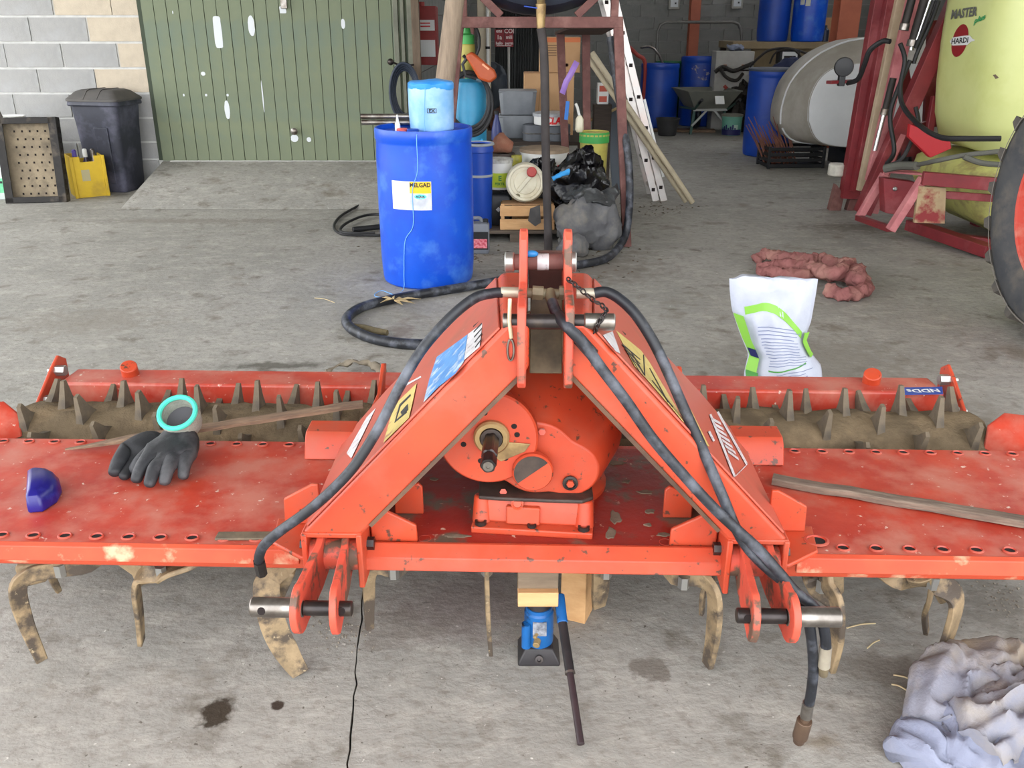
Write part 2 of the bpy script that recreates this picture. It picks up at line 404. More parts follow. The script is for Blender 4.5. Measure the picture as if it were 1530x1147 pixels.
# cream pillar, conduit and rust-orange roof posts against the back wall
PY = 12.0
a0, a1 = yp(714, 100, PY), yp(733, 100, PY)
struct(MB().box(((a0.x + a1.x) / 2, PY + .1, 2.57), (a1.x - a0.x, .2, 5.14)).build('trim_4', pm('cream_plaster', (206, 194, 170), (194, 182, 160), 3, .85), bevel=.006))
cd = yp(729, 100, PY - .05)
cp = MB().cyl((cd.x, PY - .04, .55), (cd.x, PY - .04, 3.2), .022, n=12); cpo = cp.build('trim_5', pm('white_conduit', (216, 214, 208), None, rough=.5)); struct(cpo)
for zc in (1.2, 1.9): MB().cyl((cd.x, PY - .04, zc), (cd.x, PY - .04, zc + .03), .03, n=12).build('pipe_clip', BLACK, cpo)
IPE = pm('rust_orange_primer', (166, 92, 66), (150, 80, 58), 4, .7)
def ipost(u, v, D, wd, nm):
    p = yp(u, v, D)
    m_ = MB().box((p.x, D, 2.57), (.02, wd, 5.14)).box((p.x, D - wd / 2, 2.57), (wd, .016, 5.14)).box((p.x, D + wd / 2, 2.57), (wd, .016, 5.14))
    return struct(m_.build(nm, IPE, bevel=.003))
ipost(1035, 60, 16.6, .17, 'trim_6')
ipost(1262, 40, 12.0, .26, 'trim_7')

# ================================================================ THE ROTARY HARROW
YAW = R(-1.65); ORG = Vector((0, 1.635, 0))
_ca, _sa = math.cos(YAW), math.sin(YAW)
def w2l(p):
    x, y = p[0] - ORG.x, p[1] - ORG.y
    return Vector((x * _ca + y * _sa, -x * _sa + y * _ca, p[2]))
def lp(u, v, yl):                         # harrow-local point at depth yl behind the front edge of the deck
    x, y, q = _ray(u, v); t = (yl + ORG.y * _ca) / (-x * _sa + y * _ca)
    return w2l((x * t, y * t, CAMH + q * t))
def lplane(u, v, p0, nrm):                # harrow-local point on a plane
    o = w2l((0, 0, CAMH)); e = w2l(tuple(a + b for a, b in zip((0, 0, CAMH), _ray(u, v)))) - o
    t = (Vector(p0) - o).dot(Vector(nrm)) / e.dot(Vector(nrm)); return o + e * t
H = thing('rotary_harrow', 'red-orange rotary harrow with A-frame hitch, gearbox and spiked roller', 'farm implement', ORG, YAW)
X0, X1, XM = -1.66, 1.56, .066
DZ = .46
# gear trough and deck plates
MB().prism([(X0, .06, .36), (X0, .44, .36), (X0, .48, .449), (X0, .03, .449)], (X1 - X0, 0, 0)).build('gear_trough', LIP, H, bevel=.006)
MB().box(((X0 + X1) / 2, .254, DZ - .005), (X1 - X0, .512, .01)).build('deck_plate', DECK, H, bevel=.002)
for a, b in ((X0, -.455), (.60, X1)):
    MB().prism([(a, -.003, .463), (a, -.016, .458), (a, -.020, .424), (a, -.010, .424), (a, -.003, .450)], (b - a, 0, 0)).build('front_lip', LIP, H, bevel=.002)
cb = MB().prism([(-.315, .004, .458), (-.315, .004, .472), (-.315, -.004, .472), (-.315, -.030, .452), (-.315, -.036, .424), (-.315, -.028, .424), (-.315, -.012, .446)], (.765, 0, 0)).build('front_beam', RED, H, bevel=.002)
# bolt holes along both edges of the deck
bh = MB().lathe([(.016, 0), (.016, .003), (.013, .004), (.011, .001), (.0005, .0008)], n=14).mesh('bolt_hole', DECK)
bh.materials.append(HOLE)
for p in bh.polygons:
    if (p.center.xy.length < .0105): p.material_index = 1
for i in range(47):
    x = X0 + .05 + i * .0702
    if (x < -.47 or x > .66) and x < X1 - .04: inst('bolt_hole', bh, H, (x, .022, DZ + .0004), scale=(1.0, .85, 1))
    if (x < -.56 or x > .70) and x < X1 - .06: inst('bolt_hole', bh, H, (x + .02, .488, DZ + .0004), scale=(.95, .8, 1))
for x, y in ((-.19, .03), (-.08, .30), (.33, .03), (.42, .30), (-.25, .22), (.27, .42)): inst('bolt_hole', bh, H, (x, y, DZ + .0004))
inst('bolt_hole', bh, H, (.655, .04, DZ + .006), scale=(1.7, 1.4, 1))
# loose strip plate at the front left edge
MB().box((-.55, .03, DZ + .004), (.19, .03, .006), (0, 0, .04)).build('edge_strip', DIRTSTEEL, H, bevel=.002)
# dried mud on the deck between the arms
MUD = pm('dried_mud', (126, 112, 96), (104, 92, 78), 20, .95, bump=.4, spec=.1)
def mudpatch(pts, h=.004):
    MB().prism([(x, y, DZ - .001) for x, y in pts], (0, 0, h)).build('mud_patch', MUD, H, bevel=.002)
rr = random.Random(11)
GDECK = pm('greasy_red_deck', (148, 40, 28), (126, 34, 26), 6, .4, dirt=(98, 84, 70), dscale=9, damt=.56, dw=.05, spots=(190, 160, 140), sscale=40, samt=.70, bump=.2)
MB().box((.065, .25, DZ + .0015), (.72, .47, .005)).build('gearbox_base_plate', GDECK, H, bevel=.001)
DZ += .003
for cx, cy, rx, ry in ((.215, .06, .012, .03), (.23, .13, .014, .03), (.31, .25, .022, .012), (.31, .16, .014, .012), (.25, .40, .03, .012), (.33, .06, .02, .008), (-.12, .04, .03, .006), (.30, .10, .010, .008), (.27, .30, .012, .010), (-.2, .3, .012, .008)):
    mudpatch([(cx + rx * math.cos(t) * rr.uniform(.6, 1.2), cy + ry * math.sin(t) * rr.uniform(.6, 1.2)) for t in [2 * PI * k / 14 for k in range(14)]])

DZ -= .003
# A-frame arms
FA = [(-.432, .524), (-.308, .524), (.034, .895), (.034, .985), (-.006, .985)]
RA = [(-.462, .474), (-.345, .474), (.010, .862), (.010, .952), (-.034, .952)]
yF, yR = -.06, .43
def sx(x, m): return x if not m else 2 * XM - x
ARM_N = {}
for m in (0, 1):
    fr = [Vector((sx(x, m), yF, z)) for x, z in FA]; bk = [Vector((sx(x, m), yR, z)) for x, z in RA]
    arm = MB().loft([fr, bk]).build('hitch_arm', RED, H, bevel=.008, seg=3)
    # added sheet on the arm's outer face, coloured for dust and shade
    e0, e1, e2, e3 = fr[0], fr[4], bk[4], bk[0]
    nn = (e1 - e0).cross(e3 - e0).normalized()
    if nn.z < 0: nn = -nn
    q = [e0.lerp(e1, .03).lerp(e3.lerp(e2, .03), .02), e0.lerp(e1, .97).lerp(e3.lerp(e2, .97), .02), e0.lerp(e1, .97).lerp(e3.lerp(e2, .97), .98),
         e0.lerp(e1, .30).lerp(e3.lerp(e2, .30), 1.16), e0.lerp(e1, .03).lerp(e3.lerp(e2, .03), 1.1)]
    MB().prism([p + nn * .0005 for p in q], nn * .005).build('arm_tint_sheet', ARMOUT, arm, bevel=.002)
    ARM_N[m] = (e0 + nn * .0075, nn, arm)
    MB().beam(fr[1].lerp(fr[2], .06) + Vector((0, -.0012, .003)), fr[1].lerp(fr[2], .97) + Vector((0, -.0012, .003)), .008, .006, (0, 1, 0)).build('rusty_edge', pm('brown_edge_rust', (98, 72, 54), (76, 56, 44), 20, .8), arm)
    # foot: square frame, clevis plates, boss, pin
    ft = MB()
    for x in (-.427, -.313): ft.prism([(sx(x, m) - .006, -.066, .40), (sx(x, m) - .006, -.066, .528), (sx(x, m) - .006, .10, .528), (sx(x, m) - .006, .10, .452), (sx(x, m) - .006, -.005, .40)], (.012, 0, 0))
    ft.box((sx(-.37, m), .015, .524), (.124, .155, .012)).box((sx(-.37, m), .09, .49), (.11, .012, .06))
    ft.build('arm_foot', RED, H, bevel=.003)
    MB().cyl((sx(-.425, m), -.03, .462), (sx(-.315, m), -.03, .462), .034, n=24).build('hinge_boss', RUSTRED, H, bevel=.002)
    for x in (-.405, -.335):
        cx, cz = -.205, .45
        prof = [(.01, .515), (-.05, .515), (-.07, .505)] + [(cx + .044 * math.cos(t), cz + .052 * math.sin(t)) for t in [R(70 + k * 20) for k in range(12)]] + [(-.08, .41), (.01, .43)]
        top = .012 if x < -.36 else -.012
        mb = MB().prism([(sx(x + top * (y + .2) / .2, m) - .007, y, z) for y, z in prof], (.014, 0, 0)).build('clevis_plate', RUSTRED, H, bevel=.002)
    py, pz = -.205, .45
    a, b, c = sx(-.500, m), sx(-.398, m), sx(-.303, m)
    pin = MB().cyl((a, py, pz), (b, py, pz), .0195, n=24).build('hitch_pin', STEEL, H, bevel=.003); MB().cyl((b, py, pz), (c, py, pz), .0150, n=24).build('pin_shank', DKSTEEL, pin, bevel=.003)
    for x in ((-.475, -.322) if m == 0 else (-.322,)): MB().lathe([(.008, 0), (.0075, .0012), (.0004, .0014)], (sx(x, m), py - (.0185 if x < -.4 else .0145), pz + .004), 14, ax=(0, -1, .25)).build('pin_hole', HOLE, pin)
    for x, y, z in ((-.302, -.01, .475), (-.44, -.01, .47)): MB().cyl((sx(x, m) - .01, y, z), (sx(x, m) + .01, y, z), .014, n=6).build('hinge_bolt', DKSTEEL, H)
    # gusset plates beside the foot
    gs = [(-.303, .465), (-.303, .548), (-.285, .550), (-.205, .506), (-.203, .465)]
    MB().prism([(sx(x, m), .012, z) for x, z in gs], (0, .010, 0)).build('gusset', RED, H, bevel=.003)
    gs = [(-.27, .465), (-.27, .52), (-.215, .545), (-.205, .535), (-.205, .465)]
    MB().prism([(sx(x, m), .13, z) for x, z in gs], (0, .010, 0)).build('gusset', RED, H, bevel=.003)
    gs = [(-.425, .468), (-.425, .568), (-.44, .568), (-.505, .530), (-.508, .468)]
    MB().prism([(sx(x, m), .075, z) for x, z in gs], (0, .010, 0)).build('gusset', RED, H, bevel=.003)
    fp = [(-.425, -.055), (-.44, -.055), (-.515, .0), (-.53, .10), (-.425, .10)]
    MB().prism([(sx(x, m), y, DZ - .002) for x, y in fp], (0, 0, .010)).build('foot_plate', RED, H, bevel=.003)
    # curled bracket at the rear of the deck
    br = MB()
    sec = [(.40, .462), (.425, .512), (.44, .524), (.50, .527), (.507, .522), (.507, .510), (.45, .512), (.415, .462)]
    br.prism([(sx(-.545, m), y, z) for y, z in sec], (sx(-.42, m) - sx(-.545, m), 0, 0)).prism([(sx(-.545, m), .40, .462), (sx(-.545, m), .44, .520), (sx(-.545, m), .505, .520), (sx(-.545, m), .505, .49)], (.006 if not m else -.006, 0, 0))
    br.build('rear_bracket', RED, H, bevel=.004)

# stickers on the arm sheets
def sticker(m, pts, mt, lift=0.0, name='sticker'):
    p0, nn, arm = ARM_N[m]; q = [lplane(u, v, p0 + nn * lift, nn) for u, v in pts]
    return MB().prism(q, nn * .0006).build(name, mt, arm)
z2 = lambda pts: [(360 + x / 2.607, 420 + y / 2.607) for x, y in pts]
z5 = lambda pts: [(860 + x / 2.73, 440 + y / 2.73) for x, y in pts]
STB = pm('scratched_blue_sticker', (96, 158, 218), (70, 132, 200), 30, .4, dirt=(190, 206, 220), dscale=24, damt=.56, dw=.05)
STW = pm('worn_white_sticker', (214, 214, 216), (190, 186, 188), 30, .45, dirt=(150, 140, 140), dscale=40, damt=.62, dw=.04)
STY = pm('worn_yellow_sticker', (206, 186, 110), (190, 168, 96), 24, .5, dirt=(150, 110, 80), dscale=20, damt=.64, dw=.05)
sticker(0, z2([(765, 290), (890, 165), (868, 312), (835, 360), (770, 410), (712, 470), (735, 380)]), STB)
sticker(0, z2([(892, 160), (950, 92), (930, 255), (870, 306)]), STW)
sticker(0, z2([(600, 480), (685, 398), (665, 490), (655, 530), (556, 628), (575, 560)]), STY)
sticker(0, z2([(490, 530), (525, 495), (430, 690), (412, 670)]), STW)
sticker(0, z2([(620, 412), (700, 370), (703, 374), (624, 418)]), STW)
for k in range(5): sticker(0, z2([(905 + k * 2, 175 + k * 20), (938, 142 + k * 20), (938, 147 + k * 20), (905 + k * 2, 180 + k * 20)]), INK, .0008, 'print_line')
sticker(0, z2([(618, 480), (660, 440), (662, 446), (622, 486), (605, 540), (645, 505), (647, 511), (598, 552)]), INK, .0008, 'print_line')
sticker(0, z2([(622, 510), (650, 478), (652, 500), (630, 526)]), INK, .0008, 'print_line')
sticker(1, z5([(112, 165), (150, 150), (182, 240), (165, 232)]), STW)
sticker(1, z5([(150, 120), (185, 115), (300, 275), (410, 460), (440, 520), (395, 465), (300, 355), (240, 290)]), STY)
sticker(1, z5([(428, 455), (470, 470), (545, 620), (510, 600)]), STY)
for k in range(4): sticker(1, z5([(190 + k * 12, 200 + k * 18), (262, 262 + k * 18), (264, 267 + k * 18), (190 + k * 12, 206 + k * 18)]), INK, .0008, 'print_line')
sticker(1, z5([(182, 140), (202, 165), (206, 162), (188, 136)]), INK, .0008, 'print_line')
for a, b in (((275, 245), (280, 330)), ((300, 300), (375, 440)), ((310, 350), (395, 460)), ((225, 235), (280, 330))): sticker(1, z5([a, (a[0] + 4, a[1]), (b[0] + 4, b[1]), b]), INK, .0008, 'print_line')
for k in range(7): sticker(1, z5([(552 + k * 11, 500 + k * 22), (590 + k * 12, 520 + k * 24), (594 + k * 12, 532 + k * 24), (556 + k * 11, 512 + k * 22)]), STW)
for a, b in (((545, 490), (645, 745)), ((575, 480), (695, 695)), ((645, 745), (695, 695)), ((540, 560), (560, 600))): sticker(1, z5([a, (a[0] + 8, a[1] - 4), (b[0] + 8, b[1] - 4), b]), STW)

# mast: two side plates, cross plates, top pin, upper roller
for x in (.018, .106):
    prof = [(-.075, .862), (-.085, .875), (-.088, 1.005), (-.078, 1.022), (-.055, 1.028), (.06, 1.03), (.09, 1.06), (.10, 1.105), (.115, 1.118), (.135, 1.12), (.19, 1.10), (.26, .98), (.26, .86), (.0, .86), (-.05, .852)]
    mp_ = MB().prism([(x - .006, y, z) for y, z in prof], (.016, 0, 0)).build('mast_plate', RUSTRED, H, bevel=.003)
MB().prism([(.034, .06, .84), (.034, .16, .99), (.034, .17, .985), (.034, .07, .835)], (.066, 0, 0)).build('cross_plate', OLIVE, H, bevel=.002)
MB().box((.066, .24, 1.0), (.074, .012, .10)).build('cross_plate', pm('rusty_brown_plate', (104, 68, 60), (86, 58, 52), 12, .7), H, bevel=.002)
MB().prism([(-.004, .06, .87), (.034, .06, .87), (.034, .06, .97), (-.004, .06, .95)], (0, .012, 0)).build('cross_plate', OLIVE, H, bevel=.002)
MB().prism([(.136, .06, .87), (.098, .06, .87), (.098, .06, .97), (.136, .06, .95)], (0, .012, 0)).build('cross_plate', OLIVE, H, bevel=.002)
a, b = lp(752, 480, -.045), lp(918, 481, -.045)
tp = MB().cyl(a, b, .0145, n=24).build('top_link_pin', DKSTEEL, H, bevel=.002)
MB().cyl(lp(872, 480, -.045), b + Vector((.001, 0, 0)), .0162, n=24).build('pin_head', STEEL, tp, bevel=.003)
MB().cyl(a - Vector((.001, 0, 0)), a + Vector((.012, 0, 0)), .0152, n=24).build('pin_end', STEEL, tp, bevel=.002)
# linch clip on the pin: lever and spring ring
c0 = lp(762, 446, -.05); c1 = lp(764, 505, -.068); c2 = lp(762, 540, -.06)
MB().tube([c0, lp(761, 480, -.066), c1], .0038, 8).build('linch_clip', pm('pale_clip_metal', (188, 170, 140), None, rough=.4, metal=.4), H)
MB().tube([c1 + (c2 - c1) * .5 + Vector((.006 * math.cos(t), 0, .021 * math.sin(t))) for t in [2 * PI * k / 20 for k in range(21)]], .0022, 6).build('clip_ring', STEEL, H)
# upper roller between the plates, with washers
a, b = lp(757, 391, .16), lp(857, 391, .16)
up = MB().cyl(a + Vector((.012, 0, 0)), b - Vector((.012, 0, 0)), .0165, n=24).build('upper_cross_tube', RUSTY, H, bevel=.002)
for p, q in ((a - Vector((.004, 0, 0)), a + Vector((.016, 0, 0))), (b - Vector((.010, 0, 0)), b + Vector((.006, 0, 0)))): MB().cyl(p, q, .0205, n=20).build('tube_nut', BOLT, up, bevel=.003)
MB().cyl(lp(803, 391, .16), lp(820, 391, .16), .0172, n=24).build('tube_label', STW, up)
MB().ball(lp(794, 379, .15), .012, sq=(1.2, .6, .6)).build('blue_cap', pm('light_blue_plastic', (40, 130, 200), None, rough=.4), up)
# chain from the mast to the pin
lk = MB().tube([(0.0075 * math.cos(t) , 0, .0045 * math.sin(t)) for t in [2 * PI * k / 12 for k in range(13)]], .0017, 6).mesh('chain_link', DKSTEEL)
cpts = smooth_path([lp(850, 418, .05), lp(865, 430, .02), lp(885, 447, -.01), lp(905, 462, -.05), lp(897, 478, -.068), lp(890, 492, -.062), lp(886, 510, -.03)], 3)
for i, p in enumerate(cpts):
    d = (cpts[min(i + 1, len(cpts) - 1)] - cpts[max(i - 1, 0)]).normalized()
    e = Vector((1, 0, 0)).rotation_difference(d).to_euler()
    o = inst('chain_link', lk, H, p); o.rotation_euler = (Matrix.Rotation(R(90) * (i % 2), 3, d) @ e.to_matrix()).to_euler()
# hydraulic T piece and fittings
fy = .06
MB().tube([lp(778, 437, fy), lp(850, 440, fy)], .010, 12).cyl(lp(795, 437, fy), lp(812, 438, fy), .0145, n=6).cyl(lp(835, 437, fy), lp(850, 438, fy), .0145, n=6).build('tee_fitting', OLIVE, H, bevel=.001)
MB().cyl(lp(748, 436, fy), lp(779, 437, fy), .0105, n=14).build('left_fitting', pm('pale_zinc', (176, 168, 150), (150, 140, 124), 12, .45, metal=.4), H, bevel=.002)
MB().cyl(lp(860, 438, fy), lp(890, 438, fy), .0105, n=14).build('right_fitting', pm('pale_zinc', (176, 168, 150)), H, bevel=.002)
MB().tube([lp(822, 436, fy), lp(823, 446, fy - .02), lp(827, 456, fy - .04)], .0105, 12).build('centre_fitting', OLIVE, H)

# hydraulic hoses: (pixel, depth) knots turned into harrow points
def hose(knots, r, name='hydraulic_hose', mt=RUBBER, n=8):
    return MB().tube(smooth_path([lp(*k) for k in knots], n), r, 12).build(name, mt, H)
h1 = hose([(750, 437, .06), (735, 438, .055), (708, 446, .04), (672, 475, .02), (632, 520, .0), (600, 572, -.03), (565, 640, -.06), (530, 695, -.085), (495, 733, -.10), (458, 765, -.10), (420, 792, -.10), (395, 814, -.095), (387, 832, -.08), (388, 845, -.06)], .0105)
MB().cyl(lp(387, 838, -.075), lp(391, 856, -.055), .0125, n=8).build('hose_ferrule', DKSTEEL, h1)
h2 = hose([(825, 452, .02), (833, 470, -.03), (848, 488, -.085), (873, 515, -.09), (900, 552, -.10), (935, 598, -.105), (975, 655, -.11), (1020, 708, -.115), (1065, 757, -.12), (1100, 790, -.125), (1135, 822, -.135), (1165, 856, -.15), (1190, 885, -.16), (1215, 905, -.165), (1228, 928, -.165), (1233, 950, -.16), (1234, 968, -.155)], .0108)
MB().cyl(lp(833, 470, -.03), lp(886, 530, -.09), .0125, n=12).build('hose_sleeve', GREYHOSE, h2)
f = MB().cyl(lp(1234, 965, -.155), lp(1231, 995, -.15), .0125, n=12).build('hose_ferrule', pm('pale_zinc', (176, 168, 150)), h2)
MB().cyl(lp(1231, 994, -.15), lp(1230, 1008, -.148), .011, .009, n=12).build('hose_tip', OLIVE, h2)
h3 = hose([(888, 438, .06), (905, 436, .06), (925, 446, .05), (950, 470, .03), (977, 512, .01), (1000, 560, -.01), (1022, 610, -.03), (1045, 660, -.05), (1062, 700, -.07), (1080, 742, -.095), (1100, 790, -.105), (1120, 822, -.115), (1150, 852, -.13), (1185, 880, -.14), (1203, 905, -.155), (1209, 930, -.16), (1214, 970, -.15), (1215, 1005, -.135), (1211, 1040, -.12), (1207, 1055, -.115)], .0108)
g0, g1, g2 = lp(1208, 1050, -.117), lp(1204, 1070, -.11), lp(1193, 1108, -.095)
MB().cyl(g0, g1, .0125, n=12).build('hose_ferrule', STEEL, h3)
MB().cyl(g1, g1.lerp(g2, .15), .010, n=12).cyl(g1.lerp(g2, .15), g1.lerp(g2, .8), .0165, n=14).cyl(g1.lerp(g2, .8), g2, .0145, .012, n=14).build('quick_coupler', pm('brown_oxide_steel', (104, 84, 68), (86, 68, 56), 14, .5, metal=.4), h3, bevel=.001)

# gearbox
GB = Vector((.05, 0, .625))
def grow(circles, y, n=56, bulge=0.0):
    pts = []
    for k in range(n):
        t = 2 * PI * k / n; d = (math.cos(t), math.sin(t)); best = 0
        for cx, cz, r in circles:
            px, pz = cx - GB.x, cz - GB.z; b = px * d[0] + pz * d[1]; disc = b * b - (px * px + pz * pz - r * r)
            if disc > 0: best = max(best, b + math.sqrt(disc))
        pts.append(best)
    for _ in range(3): pts = [(pts[i - 1] + 2 * pts[i] + pts[(i + 1) % n]) / 4 for i in range(n)]
    return [Vector((GB.x + r * math.cos(2 * PI * k / n), y, GB.z + r * math.sin(2 * PI * k / n))) for k, r in enumerate(pts)]
gy = .095
front = [(-.045, .668, .088), (.05, .628, .084), (.125, .600, .062)]
mid = [(-.02, .70, .11), (.07, .67, .135), (.13, .635, .115)]
back = [(.03, .72, .14), (.08, .68, .165), (.11, .64, .14)]
gb = MB().loft([grow(front, gy), grow([(-.045, .668, .090), (.05, .630, .090), (.13, .605, .070)], gy + .018), grow(mid, gy + .12), grow(back, gy + .22), grow([(.05, .72, .15), (.07, .62, .16)], gy + .30), grow([(.06, .70, .10)], gy + .34)]).build('gearbox_housing', RED, H, bevel=.003, sharp=30)
dc = lp(729, 655, gy - .03)
fc = MB().lathe([(.103, -.03), (.106, -.026), (.106, -.004), (.102, 0), (.02, .0005)], dc, 56, ax=(0, -1, 0)).build('gearbox_cover', RED, H)
hub = Vector((dc.x + .008, dc.y, dc.z + .006))
MB().prism([(hub.x - .02, dc.y - .001, hub.z - .03), (hub.x + .03, dc.y - .001, hub.z - .012), (hub.x + .082, dc.y - .001, hub.z - .016), (hub.x + .070, dc.y - .001, hub.z - .034), (hub.x + .020, dc.y - .001, hub.z - .058), (hub.x + .004, dc.y - .001, hub.z - .048)], (0, -.003, 0)).build('worn_patch', BRASS, fc, bevel=.001)
MB().lathe([(.038, 0), (.038, .010), (.034, .014), (.025, .014), (.024, .004), (.001, .004)], hub, 40, ax=(0, -1, 0)).build('seal_ring', BRASS, fc)
MB().lathe([(.023, .003), (.023, .017), (.018, .018), (.001, .018)], hub, 32, ax=(0, -1, 0)).build('shaft_collar', GREASE, fc)
# splined power take-off shaft
ring = lambda y, r, rt: [Vector((hub.x + (r if (k % 4) in (0, 1) else rt) * math.cos(2 * PI * k / 24), y, hub.z + (r if (k % 4) in (0, 1) else rt) * math.sin(2 * PI * k / 24))) for k in range(24)]
sh = MB().loft([ring(hub.y - .01, .0165, .0148), ring(hub.y - .095, .0165, .0148), ring(hub.y - .097, .0130, .0130), ring(hub.y - .105, .0130, .0130), ring(hub.y - .107, .0165, .0148), ring(hub.y - .134, .0165, .0148), ring(hub.y - .138, .0148, .0140)]).build('splined_shaft', DKSTEEL, H)
MB().lathe([(.011, 0), (.0105, .002), (.0045, .002), (.004, -.004), (.0004, -.004)], (hub.x, hub.y - .1385, hub.z), 20, ax=(0, -1, 0)).build('shaft_centre', STEEL, sh)
hl = MB().lathe([(.0062, 0), (.0058, .0008), (.0004, .0008)], n=12, ax=(0, -1, 0)).mesh('cover_hole', HOLE)
for ang in (28, 8, 100, 128, 168, 196, 305, 250): inst('cover_hole', hl, fc, (hub.x - .004 + .058 * math.cos(R(ang)), dc.y - .0006, hub.z - .004 + .058 * math.sin(R(ang))))
# lower round cap with a flat, half of it wiped dark
lc = lp(796, 704, gy - .034)
MB().lathe([(.044, -.01), (.044, .004), (.041, .008), (.001, .008)], lc, 36, ax=(0, -1, 0)).build('round_cap', RED, H)
hm = [(lc.x + .040 * math.cos(t), lc.y - .0085, lc.z + .040 * math.sin(t)) for t in [R(38 + k * 180 / 16) for k in range(17)]]
MB().prism(hm, (0, -.001, 0)).build('grease_smear', GREASE, H)
bo = lp(852, 721, gy - .004)
bt = MB().lathe([(.017, 0), (.017, .004), (.012, .005), (.012, .001), (.010, .001)], bo, 24, ax=(0, -1, 0)).build('bolt_washer', DKSTEEL, H)
MB().cyl(bo, bo - Vector((0, .008, 0)), .0085, n=6).build('bolt_head', RED, bt)
for u, v in ((810, 645), (752, 735)): MB().cyl(lp(u, v, gy), lp(u, v, gy - .008), .008, n=6).build('bolt_head', RUSTRED, H)
# greasy joint, pedestal and front casting
MB().lathe([(.145, .452), (.145, .475), (.125, .50), (.12, .56)], (.075, .30, 0), 40).build('gearbox_pedestal', RED, H)
MB().prism([(-.075, .075, .536), (-.03, .068, .537), (.07, .064, .536), (.15, .06, .537), (.175, .08, .536), (.175, .20, .536), (-.08, .20, .536)], (0, 0, .009)).build('greasy_joint', GREASE, H, bevel=.003)
RZ = Matrix.Rotation(R(-4.5), 3, 'Z'); cc = Vector((.045, .10, 0))
def rc(p): return RZ @ (Vector(p) - cc) + cc
cs = MB().prism([rc(p) for p in ((-.088, .045, .463), (.178, .045, .463), (.178, .2, .463), (-.088, .2, .463))], (0, 0, .016)).build('casting_flange', RED, H, bevel=.003)
pr = [(.070, .478), (.078, .525), (.085, .54), (.2, .54), (.2, .478)]
MB().prism([rc((-.070, y, z)) for y, z in pr], rc((.16, 0, 0)) - rc((-.07, 0, 0))).build('casting_body', RED, H, bevel=.006)
for x in (-.068, .158):
    p, q = rc((x, .080, .474)), rc((x, .092, .535)); MB().tube([p, q], [.022, .018], 20).build('casting_lug', RED, H, bevel=.004)
    MB().lathe([(.013, 0), (.013, .009), (.008, .010), (.007, .004), (.0004, .004)], rc((x, .060, .4785)), 16).build('socket_bolt', DKSTEEL, H)
MB().lathe([(.010, 0), (.010, .008), (.006, .009), (.005, .004), (.0004, .004)], rc((.045, .060, .4785)), 16).build('socket_bolt', DKSTEEL, H)
MB().prism([rc(p) for p in ((-.012, .060, .482), (.062, .060, .482), (.062, .066, .522), (-.012, .066, .522))], (0, .015, 0)).build('casting_panel', RED, H, bevel=.003)
pl = rc((.012, .068, .531)); MB().lathe([(.014, -.004), (.014, .004), (.010, .006), (.009, .003), (.0004, .003)], pl, 20, ax=(0, -1, .3)).build('oil_plug', RED, H)

# roller: soil-caked drum with rings of spikes, its bar and end plates
RY, RZc, RR = .72, .272, .190
ra, rb = -1.45, 1.30
rings = []
for i in range(120):
    x = ra + (rb - ra) * i / 119; ring = []
    for k in range(28):
        t = 2 * PI * k / 28; r = RR + .012 * noise.noise(Vector((x * 9, math.cos(t) * 2.2, math.sin(t) * 2.2))) + .008 * noise.noise(Vector((x * 30, math.cos(t) * 7, math.sin(t) * 7)))
        ring.append(Vector((x, RY + r * math.cos(t), RZc + r * math.sin(t))))
    rings.append(ring)
rl = MB().loft(rings).build('roller_drum', SOIL, H)
SPK = pm('soil_caked_spike', (110, 98, 80), (84, 76, 66), 22, .8, metal=.1, bump=.4)
sp = MB().loft([[Vector((-.012, -.042, -.02)), Vector((.012, -.042, -.02)), Vector((.012, .046, -.02)), Vector((-.012, .046, -.02))],
                [Vector((-.009, -.022, .02)), Vector((.009, -.022, .02)), Vector((.009, .024, .02)), Vector((-.009, .024, .02))],
                [Vector((-.0055, -.004, .072)), Vector((.0055, -.004, .072)), Vector((.0045, .012, .072)), Vector((-.0045, .012, .072))]]).mesh('roller_spike', SPK)
rs = random.Random(5)
for i in range(34):
    x = ra + .04 + i * .0808
    for k in range(7):
        t = 2 * PI * (k + ((i * 3) % 7) / 7.0) / 7 + R(10)
        o = inst('roller_spike', sp, rl, (x + rs.uniform(-.008, .008), RY + RR * math.cos(t), RZc + RR * math.sin(t)))
        o.rotation_euler = (t - PI / 2 + rs.uniform(-.08, .08), 0, rs.uniform(-.12, .12)); o.scale = (1, 1, rs.uniform(.85, 1.08))
MB().box(((ra + rb) / 2, .94, .415), (rb - ra - .05, .125, .115)).build('roller_bar', DECK, H, bevel=.008)
MB().prism([(ra + .05, .872, .395), (ra + .05, .855, .395), (ra + .05, .855, .36), (ra + .05, .872, .36)], (rb - ra - .1, 0, 0)).build('scraper_rail', DECK, H, bevel=.002)
